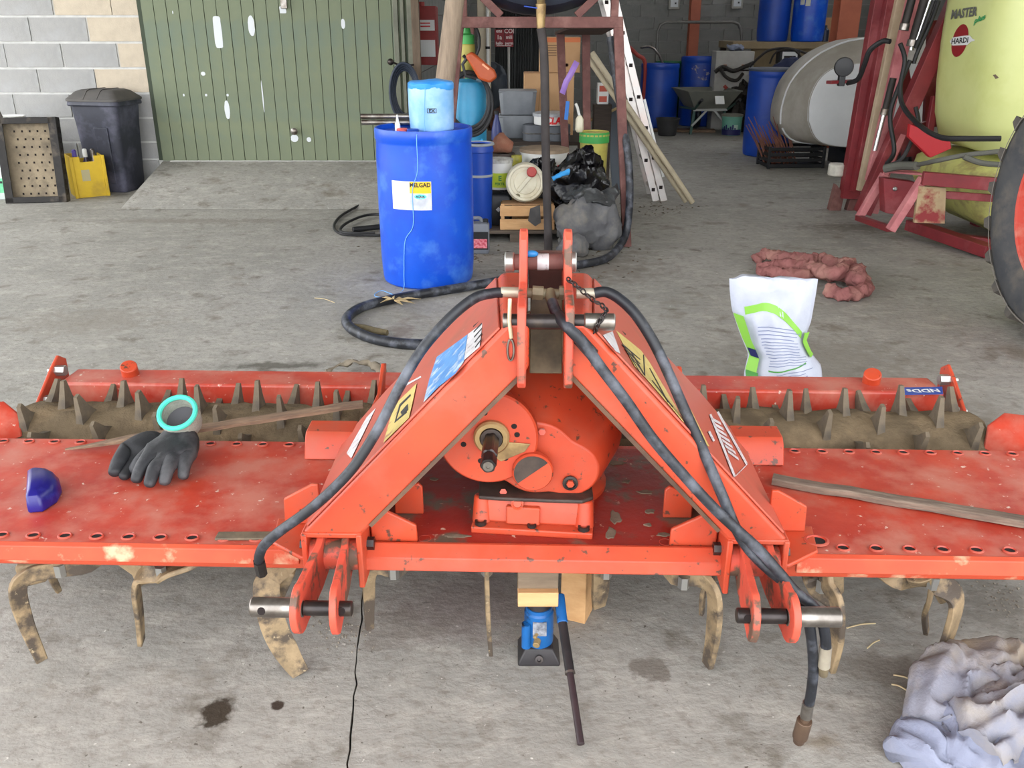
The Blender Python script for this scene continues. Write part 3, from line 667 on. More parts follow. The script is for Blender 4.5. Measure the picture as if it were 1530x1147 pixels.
for m, x in ((0, ra - .02), (1, rb + .02)):
    prof = [(1.02, .50), (.98, .525), (.93, .50), (.66, .33), (.64, .25), (.70, .20), (.80, .22), (1.02, .42)]
    ep = MB().prism([(x - .005, y, z) for y, z in prof], (.010, 0, 0)).build('roller_end_plate', RED, H, bevel=.003)
    s_ = 1 if m == 0 else -1
    for y, z in ((.95, .485), (.86, .42)): MB().cyl((x, y, z), (x + s_ * .035, y, z), .017, n=6).cyl((x - s_ * .02, y, z), (x, y, z), .009, n=8).build('end_bolt', BOLT, ep)
    MB().cyl((x, .77, .345), (x + s_ * .05, .77, .345), .028, n=20).build('bearing_boss', RED, ep, bevel=.003)
    xx = x + s_ * .235
    MB().cyl((xx, .965, .45), (xx + s_ * .01, .935, .508), .026, n=20).build('socket_tube', RED, H, bevel=.003)
    # side deflector at the deck end
    dx = -1.47 if m == 0 else 1.345
    prof = [(dx - s_ * .0, .52, .42), (dx + s_ * .07, .60, .42), (dx + s_ * .05, .64, .47), (dx, .66, .50), (dx - s_ * .25, .62, .485), (dx - s_ * .25, .52, .42)]
    MB().prism(prof, (0, .008, 0)).build('side_deflector', DECK, H, bevel=.002)
for x, s_ in ((.47, -1), (-.42, 1)):
    MB().prism([(x, .52, .44), (x, .84, .46), (x, .90, .54), (x, .87, .55), (x, .78, .49), (x, .52, .49)], (.012, 0, 0)).build('roller_arm', RED, H, bevel=.003)
    bo_ = MB().cyl((x + .006, .73, .47), (x + .05, .73, .47), .012, n=8).build('arm_bolt', BOLT, H)
# blue maker's plate on the bar
a, b, c, d = [lplane(u, v, (0, 0, .4735), (0, 0, 1)) for u, v in ((1350, 579), (1408, 578), (1409, 589), (1350, 590))]
pt = MB().prism([a, b, c, d], (0, 0, .001)).build('name_sticker', pm('blue_sticker', (36, 66, 150), None, rough=.4), H)
def on_bar(x, y):
    cx = (a + b + c + d) / 4; ex = (a - b).normalized(); ey = Vector((0, -1, 0)); return cx + ex * x + ey * y + Vector((0, 0, .0016))
text_mb('NDDs', .036, on_bar, bold=.001, wfac=1.05).build('sticker_lettering', LABELW, pt)

# rotors with bent knife tines under the deck
def tine(knots, wd, tk, face, parent):
    pts = smooth_path([Vector(k) for k in knots], 5); mb = MB(); rings = []; fv = Vector(face).normalized(); n = len(pts)
    for i, p in enumerate(pts):
        dd = (pts[min(i + 1, n - 1)] - pts[max(i - 1, 0)]).normalized(); b_ = (fv - dd * fv.dot(dd)).normalized(); a_ = dd.cross(b_)
        q = i / (n - 1); ww = wd * (1.0 if q < .75 else 1 - (q - .75) * 1.3)
        rings.append([p + a_ * ww / 2 + b_ * tk / 2, p - a_ * ww / 2 + b_ * tk / 2, p - a_ * ww / 2 * .9 - b_ * tk / 2, p + a_ * ww / 2 * .9 - b_ * tk / 2])
    return mb.loft(rings).build('tine', TINE, parent, bevel=.003)
def rotor(x, y=.25):
    mb = MB().lathe([(.045, .30), (.05, .33), (.05, .365)], (x, y, 0), 24).box((x, y, .305), (.20, .06, .025))
    o = mb.build('rotor_hub', DIRTSTEEL, H, bevel=.004)
    return o
TZ = .33
TN = [ # pixel path of a tine with depths, width, facing
  ([(140, 838, .22), (85, 850, .18), (45, 858, .15), (26, 880, .14), (38, 930, .15), (63, 990, .155)], .042, .016, (1, -.9, 0), (95, 842, .2)),
  ([(118, 838, .26), (78, 853, .27), (88, 884, .29)], .022, .012, (1, -.6, 0), None),
  ([(300, 838, .22), (245, 855, .20), (212, 858, .20), (203, 875, .20), (208, 920, .21), (211, 960, .215)], .052, .013, (1, .15, 0), (245, 845, .22)),
  ([(425, 840, .16), (398, 870, .12), (408, 930, .12), (430, 975, .125), (450, 1012, .13)], .062, .016, (.35, -1, 0), None),
  ([(600, 850, .26), (565, 848, .24), (552, 860, .24), (551, 900, .25), (552, 938, .255)], .030, .016, (.5, -1, 0), (590, 845, .26)),
  ([(727, 840, .20), (727, 860, .20), (729, 920, .205), (733, 975, .21)], .048, .011, (1, .12, 0), (728, 840, .22)),
  ([(897, 845, .30), (897, 860, .30), (896, 885, .31), (894, 906, .315)], .05, .014, (.6, -1, 0), (905, 845, .30)),
  ([(1000, 855, .24), (1040, 862, .20), (1062, 878, .18), (1068, 905, .175), (1064, 955, .18), (1056, 1002, .185)], .050, .014, (1, .45, 0), (1020, 860, .22)),
  ([(1070, 858, .26), (1052, 880, .26), (1048, 918, .27)], .022, .012, (1, -.6, 0), None),
  ([(1235, 870, .16), (1250, 900, .13), (1250, 950, .13), (1240, 1000, .14)], .05, .014, (1, .25, 0), (1225, 865, .2)),
  ([(1310, 840, .24), (1350, 866, .20), (1400, 872, .16), (1428, 895, .14), (1420, 940, .135), (1402, 985, .14), (1383, 1024, .145)], .056, .015, (1, -1.1, 0), (1390, 860, .18)),
  ([(1390, 890, .26), (1382, 915, .27), (1384, 945, .28)], .034, .012, (1, -.6, 0), None),
]
for kn_, wd, tk, fc_, nut in TN:
    hubx = lp(kn_[0][0], kn_[0][1], .25).x
    q = [lp(*k) for k in kn_]
    for i in range(len(q)): q[i].z = max(q[i].z, .012)
    top = Vector((q[0].x, q[0].y + .03, .345)); 
    hb = rotor(q[0].x)
    tine([top] + q, wd, tk, fc_, hb)
    if nut:
        p = lp(*nut); MB().cyl((p.x, p.y - .02, p.z - .02), (p.x, p.y - .02, p.z + .012), .014, n=6).build('tine_nut', BOLT, hb)
# mud-caked holder wedges beside the outer tines
for pts, yl in ((((170, 842), (205, 842), (240, 862), (205, 880), (196, 860)), .22), (((20, 848), (55, 842), (70, 870), (30, 880)), .2), (((390, 842), (440, 860), (420, 905), (400, 900)), .15),
                (((1200, 870), (1262, 850), (1262, 885), (1240, 912), (1210, 890)), .2), (((1378, 858), (1420, 862), (1432, 895), (1405, 905)), .18)):
    MB().prism([lp(u, v, yl) for u, v in pts], (0, .05, .01)).build('tine_holder', TINE, H, bevel=.006)

# ================================================================ THINGS ON AND AROUND THE HARROW
def l2w(p):
    p = Vector(p); return Vector((ORG.x + p.x * _ca - p.y * _sa, ORG.y + p.x * _sa + p.y * _ca, p.z))
def lw(u, v, z): return gp(u, v, z)
# two weathered sticks lying on the deck
def stick(label, a, b, wd, tk, pointed, mt):
    a, b = Vector(a), Vector(b); d = b - a; L_ = d.length; n = 14; rings = []
    rs_ = random.Random(int(L_ * 1000))
    for i in range(n + 1):
        q = i / n; s_ = 1.0
        if pointed and q < .22: s_ = .25 + .75 * q / .22
        yo = rs_.uniform(-.002, .002); zo = rs_.uniform(-.0015, .0015)
        rings.append([Vector((q * L_, yo + wd / 2 * s_ * sy, zo + tk / 2 * s_ * sz)) for sy, sz in ((-1, -.8), (-.8, -1), (.8, -1), (1, -.7), (.95, .8), (.7, 1), (-.8, 1), (-1, .7))])
    o = MB().loft(rings).build('wooden_stick', mt); o.location = a
    o.rotation_euler = Vector((1, 0, 0)).rotation_difference(d).to_euler()
    return tag(o, label, 'stick')
stick('split wooden stake with a pointed end lying under the work gloves', l2w((-1.18, .432, DZ + .008)), l2w((-.42, .575, DZ + .085)), .036, .012, True, WOOD)
stick('long grey wooden lath lying on the deck beside the loose hoses', l2w((.625, .31, DZ + .012)), l2w((1.40, .03, DZ + .011)), .035, .018, False,
      pm('grey_brown_lath', (120, 102, 88), (96, 82, 72), 12, .85, stretch=(1, 8, 8), dirt=(146, 128, 112), dscale=8, damt=.62, bump=.3))
# work gloves
GLOVE = pm('dirty_black_glove', (28, 29, 32), (42, 43, 47), 22, .6, dirt=(84, 84, 86), dscale=16, damt=.60, bump=.25)
GLOVEB = pm('dark_glove', (24, 25, 28), (36, 37, 41), 22, .65, dirt=(62, 62, 66), dscale=16, damt=.64, bump=.25)
CUFF = pm('grey_knit_cuff', (158, 160, 148), (140, 142, 132), 60, .9, bump=.4, bscale=200)
RIM = pm('turquoise_cuff_hem', (70, 190, 168), None, rough=.8)
def glove(label, loc, rot, mt, chains, cuff):
    t = thing('work_glove', label, 'glove', loc, rot); t.scale = (GS, GS, GS)
    me = bpy.data.meshes.new('glove_body'); V = []; E_ = []; RD = []
    for ch in chains:
        prev = None
        for (p, r) in ch:
            key = None
            for i, q in enumerate(V):
                if (Vector(q) - Vector(p)).length < 1e-5: key = i
            if key is None: V.append(p); RD.append(r); key = len(V) - 1
            if prev is not None: E_.append((prev, key))
            prev = key
    me.from_pydata(V, E_, [])
    o = bpy.data.objects.new('glove_body', me); C.objects.link(o); o.parent = t; me.materials.append(mt)
    sk = o.modifiers.new('skin', 'SKIN'); sk.use_smooth_shade = True
    for i, sv in enumerate(me.skin_vertices[0].data): sv.radius = (RD[i], RD[i] * .8); sv.use_root = (i == 0)
    q = o.modifiers.new('subdivide', 'SUBSURF'); q.levels = 2; q.render_levels = 2
    if cuff:
        c, ax, r = Vector(cuff[0]), Vector(cuff[1]).normalized(), cuff[2]
        cf = MB().lathe([(r * .95, -.045), (r * 1.08, -.02), (r, 0), (r * .93, 0), (r * .85, -.03), (.001, -.034)], c, 28, ax=ax).build('cuff', CUFF, t)
        f = Vector((0, 0, 1)).rotation_difference(ax).to_matrix()
        MB().tube([c + f @ Vector((r * .98 * math.cos(k * 2 * PI / 28), r * .98 * math.sin(k * 2 * PI / 28), 0)) for k in range(29)], .0048, 8).build('cuff_hem', RIM, cf)
        MB().lathe([(r * .84, -.028), (.001, -.030)], c, 24, ax=ax, cap=False).build('cuff_inside', pm('glove_lining', (84, 82, 86), None, rough=.95), cf)
    return t
GS = 1.36
g1 = l2w(Vector((-.858, .352, DZ)))
def F(x0, y0, x1, y1, r=.0125, z0=.036, z1=.011):
    pa = ((0.0, .0, .036), .036); k = ((x0, y0, z0 + .002), .019); m_ = (((x0 * .45 + x1 * .55), (y0 * .45 + y1 * .55), z0 * .5 + z1 * .62 + .008), r * 1.06); e = ((x1, y1, z1), r * .9)
    return [pa, k, m_, e]
glove('black coated work glove, fingers splayed, with a turquoise-hemmed open cuff', g1, YAW, GLOVE,
      [[((.0, .0, .036), .036), ((.003, .030, .044), .040), ((.003, .036, .070), .030)], F(-.030, -.036, -.040, -.085), F(-.006, -.042, -.010, -.100), F(.016, -.040, .014, -.092), F(.036, -.026, .040, -.070, .0115), F(-.036, -.012, -.062, -.052, .012)],
      ((.004, .030, .098), (.0, -.75, 1.0), .034))
g2 = l2w(Vector((-.945, .385, DZ)))
glove('limp dark work glove lying partly beneath another glove on the stake', g2, YAW + .35, GLOVEB,
      [[((.0, .0, .030), .028), ((.03, .035, .034), .026)], [((.0, .0, .030), .028), ((-.03, -.01, .034), .020), ((-.045, -.045, .024), .0155), ((-.052, -.072, .014), .0125)],
       [((.0, .0, .030), .028), ((-.012, -.03, .022), .015), ((-.038, -.085, .011), .011)], [((.0, .0, .030), .028), ((.012, -.03, .024), .016), ((.004, -.085, .012), .012)]], None)
# blue moulded cover
pts = [(-.020, -.060), (.004, -.066), (.026, -.040), (.034, -.005), (.030, .030), (.014, .056), (-.004, .064), (-.022, .062)]
bc = MB().loft([[Vector((x, y, 0)) for x, y in pts], [Vector((x, y, .016)) for x, y in pts], [Vector((x * .82 - .002, y * .90, .034)) for x, y in pts], [Vector((x * .5 - .004, y * .7, .042)) for x, y in pts]]).build('plastic_cover', pm('deep_violet_blue_plastic', (30, 24, 118), (25, 20, 104), 10, .3, dirt=(70, 74, 160), dscale=20, damt=.68), bevel=.004, seg=3)
bc.scale = (1.3, 1.3, 1.2); bc.location = l2w((-1.12, .195, DZ + .001)); bc.rotation_euler = (0, 0, YAW + R(26))
tag(bc, 'small violet-blue plastic moulded cover lying on the red deck', 'plastic cover')

# bottle jack with its blocks
JC = gp(805, 988) + Vector((0, .03, 0))
jk = thing('bottle_jack', 'blue and black hydraulic bottle jack with a long dark lever', 'jack', JC)
JB = pm('jack_blue_paint', (20, 92, 156), (16, 80, 140), 12, .4, dirt=(24, 30, 40), dscale=16, damt=.6, dw=.04)
JK = pm('jack_black_paint', (30, 28, 30), (44, 40, 42), 14, .45)
MB().loft([[Vector((x * .053, y * .05, 0)) for x, y in ((-1, -1), (1, -1), (1, 1), (-1, 1))], [Vector((x * .053, y * .05, .008)) for x, y in ((-1, -1), (1, -1), (1, 1), (-1, 1))], [Vector((x * .034, y * .036, .045)) for x, y in ((-1, -1), (1, -1), (1, 1), (-1, 1))]]).build('jack_base', JK, jk, bevel=.004)
MB().lathe([(.034, .03), (.037, .05), (.037, .135), (.033, .14), (.033, .15)], n=32).build('jack_cylinder', JB, jk)
MB().lathe([(.030, .15), (.028, .168), (.016, .17)], n=28).build('jack_collar', JK, jk)
MB().cyl((0, 0, .165), (0, 0, .19), .018, n=20).build('jack_ram', STEEL, jk)
MB().cyl((-.032, -.028, .045), (-.032, -.028, .115), .012, n=16).build('pump_cylinder', JB, jk)
MB().cyl((-.004, -.034, .070), (-.008, -.052, .066), .009, n=10).cyl((-.006, -.036, .09), (-.012, -.05, .088), .005, n=8).build('release_valve', BRASS, jk, bevel=.001)
MB().lathe([(.010, 0), (.010, .008), (.005, .009), (.004, .003), (.0004, .003)], (0, -.046, .02), 14, ax=(0, -1, .5)).build('base_bolt', DKSTEEL, jk)
MB().prism([(.0 + x, -.039, z) for x, z in ((-.016, .085), (.018, .085), (.018, .125), (-.016, .125))], (0, .004, 0)).build('jack_label', pm('silver_label', (160, 164, 172), (60, 64, 74), 40, .5), jk)
h0 = Vector((.050, -.01, .165)); hw = gp(868, 1112, .012) - JC
MB().cyl(h0 + Vector((0, .01, .015)), h0 + (hw - h0) * .16, .013, n=16).build('lever_socket', JB, jk, bevel=.002)
MB().cyl(h0 + (hw - h0) * .14, h0 + (hw - h0) * .53, .0115, n=16).build('lever_sleeve', JK, jk, bevel=.002)
lv = MB().cyl(h0 + (hw - h0) * .52, hw, .0085, n=14).build('lever_bar', pm('dark_brown_tube', (40, 28, 32), (52, 38, 40), 14, .45), jk, bevel=.001)
MB().cyl(h0 + (hw - h0) * .515, h0 + (hw - h0) * .53, .0125, n=14).build('lever_band', STEEL, lv)
bl1 = MB().box((JC.x - .005, JC.y - .005, .2112), (.098, .12, .040)).build('wood_block', PINE, bevel=.002); tag(bl1, 'pale softwood pad resting directly on the jack ram', 'wood block')
OLDW = pm('weathered_grey_wood', (128, 112, 92), (108, 94, 78), 8, .85, stretch=(1, 6, 6), bump=.25)
bl2 = MB().box((JC.x - .005, JC.y + .002, .295), (.098, .10, .127)).build('wood_block', OLDW, bevel=.002); tag(bl2, 'weathered grey wood block stacked above the pale pad, under the harrow', 'wood block')
cp = l2w((.165, .40, 0)); bl3 = MB().box((cp.x, cp.y, .1785), (.07, .07, .355), (0, 0, R(-22))).build('wood_block', PINE, bevel=.002); tag(bl3, 'upright timber chock standing on the floor behind the bottle jack', 'wood block')

# crumpled work clothes at the front
def heap(name, label, cat, mt, cx, cy, rx, ry, h, sc, seed, nx=70, fold=.7, rot=0.0, parent=None):
    mb = MB(); vs_ = []; fs = []
    def P(r, t, flat):
        x, y = r * math.cos(t), r * math.sin(t)
        q = Vector((x * sc * rx * 4, y * sc * ry * 4, seed)); warp = Vector((noise.noise(q * .6 + Vector((3, 1, 4))), noise.noise(q * .6 + Vector((7, 5, 2))), 0)) * .9
        rid = 1 - abs(noise.noise(q + warp)) * 2.2; rid2 = 1 - abs(noise.noise(q * 2.1 + warp * 2 + Vector((5, 5, 5)))) * 2
        env = max(0.0, 1 - r ** 2.4) ** .5
        edge = 1 + .16 * noise.noise(Vector((math.cos(t) * 1.6, math.sin(t) * 1.6, seed * 2))) + .06 * noise.noise(Vector((math.cos(t) * 5, math.sin(t) * 5, seed)))
        z = 0.003 if flat else .004 + env * h * (1 - fold + fold * max(0, .72 * rid + .28 * rid2))
        px, py = x * rx * edge + warp.x * .03 * env, y * ry * edge + warp.y * .03 * env
        return Vector((cx + px * math.cos(rot) - py * math.sin(rot), cy + px * math.sin(rot) + py * math.cos(rot), z))
    nr, na = nx // 2, nx * 2
    for i in range(nr + 1):
        for k in range(na): vs_.append(P((i + .02) / (nr + .02), 2 * PI * k / na, False))
    for i in range(nr):
        for k in range(na): fs.append((i * na + k, i * na + (k + 1) % na, (i + 1) * na + (k + 1) % na, (i + 1) * na + k))
    base = len(vs_)
    for k in range(na): p = vs_[nr * na + k].copy(); p.z = .001; vs_.append(p)
    for k in range(na): fs.append((nr * na + k, nr * na + (k + 1) % na, base + (k + 1) % na, base + k))
    mb.add(vs_, fs + [tuple(range(base + na - 1, base - 1, -1)), tuple(range(na - 1, -1, -1))])
    o = mb.build(name, mt, parent, sharp=60)
    if label: tag(o, label, cat)
    return o
CLOTH = pm('grey_blue_work_cloth', (138, 138, 148), (120, 122, 136), 5, .95, dirt=(158, 146, 128), dscale=4, damt=.54, bump=.25, bscale=120, spec=.1)
ov = thing('crumpled_overalls', 'crumpled grey-blue work clothes heaped on the concrete floor', 'clothing', (1.09, 1.52, 0))
def cloth_fold(pts, wd, th, seed, name, amp=.022, flat=.55):
    P_ = smooth_path([Vector(p) for p in pts], 10); n_ = len(P_)
    rad = [wd * (.55 + .45 * math.sin(PI * (.12 + .76 * i / (n_ - 1)))) * (1 + .25 * noise.noise(P_[i] * 9 + Vector((seed, 0, 0)))) for i in range(n_)]
    mb = MB().tube(smooth_path(P_, 2), [rad[min(int(i / 2), n_ - 1)] for i in range(len(P_) * 2 - 1)], 56, flat=flat)
    out = []
    for v in mb.v:
        v = Vector(v); q = v * 10 + Vector((seed, seed, seed)); q.z *= .5; q = q + Vector((noise.noise(q * .8), noise.noise(q * .8 + Vector((9, 9, 9))), 0)) * .9; r_ = 1 - abs(noise.noise(q)) * 3.0; r2 = 1 - abs(noise.noise(q * 2.1 + Vector((4, 2, 7)))) * 3.2
        d = Vector((noise.noise(q * .7 + Vector((3, 1, 2))), noise.noise(q * .7 + Vector((8, 5, 2))), 0)) * amp * .8
        v += d + Vector((0, 0, amp * (.85 * r_ + .55 * r2))); v.z = max(v.z, .002); out.append(tuple(v))
    mb.v = out
    return mb.build(name, CLOTH, ov, sharp=75)
CLOTH2 = pm('pale_blue_work_cloth', (134, 138, 156), (114, 118, 138), 5, .95, dirt=(150, 150, 160), dscale=5, damt=.56, bump=.25, bscale=120, spec=.1)
cloth_fold([(-.24, -.05, .03), (-.17, .0, .05), (-.08, -.06, .06), (.02, -.10, .06)], .085, .05, 1, 'trouser_leg').data.materials[0] = CLOTH2
cloth_fold([(-.15, .02, .06), (-.10, .10, .09), (.0, .13, .10), (.12, .09, .09), (.22, .02, .06)], .095, .06, 4, 'sleeve')
cloth_fold([(-.12, -.06, .08), (-.02, .0, .11), (.10, .0, .11), (.22, -.06, .08)], .10, .06, 7, 'jacket_body', .026)
cloth_fold([(.02, .12, .09), (.12, .15, .08), (.16, .10, .05)], .055, .05, 9, 'pocket_flap', .012).data.materials[0] = CLOTH2
cloth_fold([(-.05, -.12, .05), (.08, -.14, .07), (.24, -.13, .05)], .085, .06, 12, 'trouser_leg', .024)

# white feed bag
BG = Vector((1.11, 3.60, 0))
left = [(1090, 413), (1090, 430), (1093, 461), (1106, 500), (1118, 528), (1112, 555), (1110, 580), (1112, 594)]
right = [(1222, 419), (1219, 440), (1212, 480), (1203, 505), (1213, 528), (1227, 545), (1230, 575), (1230, 594)]
LP = [yp(u, v, BG.y) - BG for u, v in left]; RP = [yp(u, v, BG.y) - BG for u, v in right]
LP[-1].z = RP[-1].z = 0.0
def ipl(P_, b):
    f = b * (len(P_) - 1); i = min(int(f), len(P_) - 2); return P_[i].lerp(P_[i + 1], f - i)
def bagS(a, b, side=-1, lift=0.0):
    l, r = ipl(LP, b), ipl(RP, b); p = l.lerp(r, a)
    th = .02 + .085 * min(1, b * 1.5) ; e = (max(0, math.sin(PI * a))) ** .55
    cr = .018 * noise.noise(Vector((a * 5, b * 6, 1.5 * side))) + .009 * noise.noise(Vector((a * 11 + b * 7, b * 13, 4 + side)))
    p.y += side * (th * e + lift) + cr * e
    if b < .1: p.z += .022 * noise.noise(Vector((a * 6, .3, 2))) * (1 - b * 10)
    return p
bag = thing('feed_bag', 'white plastic sack with green bands and printed text standing on floor', 'bag', BG)
na, nb = 30, 34
rings = [[bagS(i / na, j / nb, -1) for i in range(na + 1)] + [bagS(1 - i / na, j / nb, 1) for i in range(1, na)] for j in range(nb + 1)]
BAGW = pm('white_woven_plastic', (190, 194, 206), (176, 181, 196), 10, .45, bump=.15, bscale=40)
body = MB().loft(rings).build('bag_body', BAGW, bag, sharp=70)
def bag_strip(pts, wd, mt, name, vert=False, lift=.0025):
    mb = MB(); up_, dn = [], []
    P_ = smooth_path([Vector((a, b, 0)) for a, b in pts], 6)
    for p in P_:
        up_.append(bagS(p.x, p.y - (0 if vert else wd / 2), -1, lift) if not vert else bagS(p.x - wd / 2, p.y, -1, lift)); dn.append(bagS(p.x, p.y + (0 if vert else wd / 2), -1, lift) if not vert else bagS(p.x + wd / 2, p.y, -1, lift))
    mb.loft([up_, dn], False, False); return mb.build(name, mt, body)
LIME = pm('lime_print', (132, 190, 70), None, rough=.5); DGREEN = pm('green_print', (70, 140, 60), None, rough=.5)
bag_strip([(.14, .27), (.40, .225), (.62, .265), (.88, .385)], .05, LIME, 'green_band')
bag_strip([(.05, .30), (.06, .50), (.05, .60), (.04, .68)], .11, LIME, 'green_band', True, .02)
bag_strip([(.05, .68), (.07, .78), (.05, .95)], .12, DGREEN, 'green_band', True, .02)
bag_strip([(.95, .36), (.94, .50), (.965, .56)], .09, LIME, 'green_band', True, .02)
bag_strip([(.06, .50), (.06, .565)], .10, pm('navy_print', (28, 30, 90), None, rough=.5), 'blue_patch', True, .024)
bag_strip([(.24, .66), (.5, .655), (.80, .61)], .012, DGREEN, 'green_line')
PRN = pm('grey_blue_print', (120, 128, 160), None, rough=.6)
rb_ = random.Random(9)
for i in range(13):
    b = .34 + i * .0225; bag_strip([(.24 + rb_.uniform(0, .03), b + .012), (.5, b), (rb_.uniform(.75, .86), b + .012)], .006, PRN, 'print_line')
for i in range(9):
    b = .68 + i * .03; bag_strip([(.20 + rb_.uniform(0, .2), b + .012), (.55, b), (rb_.uniform(.7, .92), b - .01)], .006, PRN, 'print_line')

# pink twisted cloth on the floor
PINK = pm('dusty_pink_cloth', (146, 98, 94), (122, 76, 75), 12, .9, dirt=(164, 124, 112), dscale=6, damt=.58, bump=.4, bscale=50, spec=.1)
pc = [(1128, 388, .02), (1150, 380, .05), (1190, 388, .06), (1222, 388, .05), (1252, 394, .06), (1276, 402, .09), (1285, 418, .09), (1262, 412, .07), (1225, 408, .05), (1190, 412, .04), (1160, 408, .04), (1140, 402, .04), (1165, 396, .07), (1205, 398, .08), (1245, 408, .10), (1272, 396, .10), (1262, 392, .11), (1288, 420, .04), (1290, 434, .04), (1262, 440, .04), (1235, 432, .04)]
P_ = smooth_path([gp(u, v, z) for u, v, z in pc], 8)
P_ = smooth_path(P_, 3)
rad = [.038 + .012 * noise.noise(p * 5) for p in P_]; rad[0] = .02; rad[-1] = .015
mb = MB().tube(P_, rad, 22); displaced(mb, .022, 13, 2.0, .002); displaced(mb, .012, 38, 5.0, .002)
tag(mb.build('twisted_cloth', PINK, sharp=70), 'dusty pink twisted cloth lying in loops on the floor', 'cloth')

# big suction hose looping over the floor to the tank stand
knots = [(648, 515, .028), (600, 513, .028), (555, 505, .028), (524, 490, .028), (519, 474, .028), (545, 457, .028), (600, 444, .028), (660, 434, .03), (720, 424, .03), (790, 410, .03), (850, 398, .03), (900, 388, .03), (922, 372, .04)]
P_ = [gp(u, v, z) for u, v, z in knots]
P_ += [yp(936, 345, 6.28), yp(941, 290, 6.30), yp(938, 230, 6.34), yp(930, 180, 6.42), yp(921, 120, 6.46), yp(912, 55, 6.50)]
hs_ = MB().tube(smooth_path(P_, 8), .027, 14).build('suction_hose', RUBBER); tag(hs_, 'thick black hose looping from the rusty stand over the floor', 'hose')
# stick and husk on the floor beside the loop
o = MB().tube([gp(528, 487, .016), gp(545, 490, .017), gp(562, 494, .017), gp(579, 497, .016)], [.015, .018, .018, .015], 10); displaced(o, .004, 20); tag(o.build('broken_twig', pm('mossy_twig', (104, 92, 66), (82, 74, 54), 20, .9), sharp=60), 'short mossy broken twig lying inside the hose loop', 'twig')
hk = thing('corn_husk', 'dry pale husk shreds lying over the floor hose', 'plant debris', gp(590, 462))
for i in range(7):
    a = gp(590, 462); t = R(-50 + i * 37); l = .07 + .03 * (i % 3)
    MB().prism([(0, -.010, .052 + .002 * i), (l * math.cos(t) * .6 - .01, l * math.sin(t) * .6 - .02, .058), (l * math.cos(t) * 1.2, l * math.sin(t) * 1.2, .045 - .002 * i), (l * math.cos(t) * .6, l * math.sin(t) * .6 + .018, .056)], (0, 0, .002)).build('husk_leaf', pm('dry_husk', (196, 174, 130), (176, 152, 108), 20, .9), hk)
STRAW = pm('dry_straw', (196, 178, 140), None, rough=.9)
for i, (u0, v0, u1, v1) in enumerate(((1265, 938, 1308, 931), (1296, 968, 1314, 956), (1335, 1008, 1368, 1018), (1332, 1022, 1355, 1031), (470, 445, 500, 452))):
    o = MB().tube(smooth_path([gp(u0, v0, .004), gp((u0 + u1) / 2, (v0 + v1) / 2 - 2, .005), gp(u1, v1, .004)], 3), .002, 6).build('straw', STRAW)
    tag(o, 'thin dry straw stalk lying loose on the concrete', 'straw', 'straw stalks on the floor')
# pale torn rag behind the roller bar
rg_ = MB().tube(smooth_path([gp(492, 557, .02), gp(515, 543, .03), gp(540, 541, .035), (gp(560, 546, .03)), gp(572, 558, .02)], 6), [.012] * 6 + [.022] * 12 + [.018] * 7, 12, flat=.5); displaced(rg_, .02, 18, 3, .002); displaced(rg_, .01, 40, 5, .002)
tag(rg_.build('torn_rag', pm('grey_beige_rag', (140, 130, 112), (118, 108, 94), 14, .95), sharp=70), 'torn grey-beige rag lying on the floor behind the roller', 'rag')
# dry leaf litter around the stand
rk = random.Random(31); mb = MB()
for i in range(220):
    k = i % 4
    u, v = (rk.gauss(690, 60), rk.gauss(385, 14)) if k < 2 else ((rk.gauss(900, 40), rk.gauss(385, 14)) if k == 2 else (rk.gauss(985, 28), rk.gauss(312, 6)))
    p = gp(u, min(v, 425)); t = rk.uniform(0, 2 * PI); l, w_ = rk.uniform(.008, .026), rk.uniform(.004, .010); h_ = rk.uniform(.002, .010)
    c_, s2 = math.cos(t), math.sin(t)
    mb.add([(p.x - l * c_, p.y - l * s2, .001), (p.x - w_ * s2, p.y + w_ * c_, h_), (p.x + l * c_, p.y + l * s2, .001), (p.x + w_ * s2, p.y - w_ * c_, h_ * .6)], [(0, 1, 2, 3)])
tag(mb.build('leaf_litter', pm('dry_leaf', (112, 94, 72), (84, 72, 58), 30, .95)), 'dry leaf litter and dirt scattered around the tank stand', 'debris', None, 'stuff')
# crumbs of concrete and soil below the left tines
CR = pm('floor_crumb', (150, 142, 128), (112, 102, 90), 30, .95)
cm = [displaced(MB().ball((0, 0, .3), .55, 8, 5, (1, 1, .6)), .25, 2, s_).mesh('crumb', CR) for s_ in (1, 5, 9)]
rk = random.Random(21); mb = MB()
for i in range(260):
    k = i % 3
    if k == 0: u, v = rk.gauss(510, 26), rk.gauss(945, 16)
    elif k == 1: u, v = rk.gauss(1500, 26), rk.gauss(890, 22)
    else: u, v = rk.gauss(800, 60), rk.gauss(945, 30)
    p = gp(min(max(u, 300), 1560), v); s_ = rk.uniform(.002, .0065) if k < 2 else rk.uniform(.0012, .0035); m_ = cm[i % 3]
    mb.add([(p.x + q.co.x * s_, p.y + q.co.y * s_, max(.0005, q.co.z * s_)) for q in m_.vertices], [tuple(f.vertices) for f in m_.polygons])
tag(mb.build('floor_crumbs', CR), 'loose soil and concrete crumbs scattered under the harrow', 'debris', None, 'stuff')

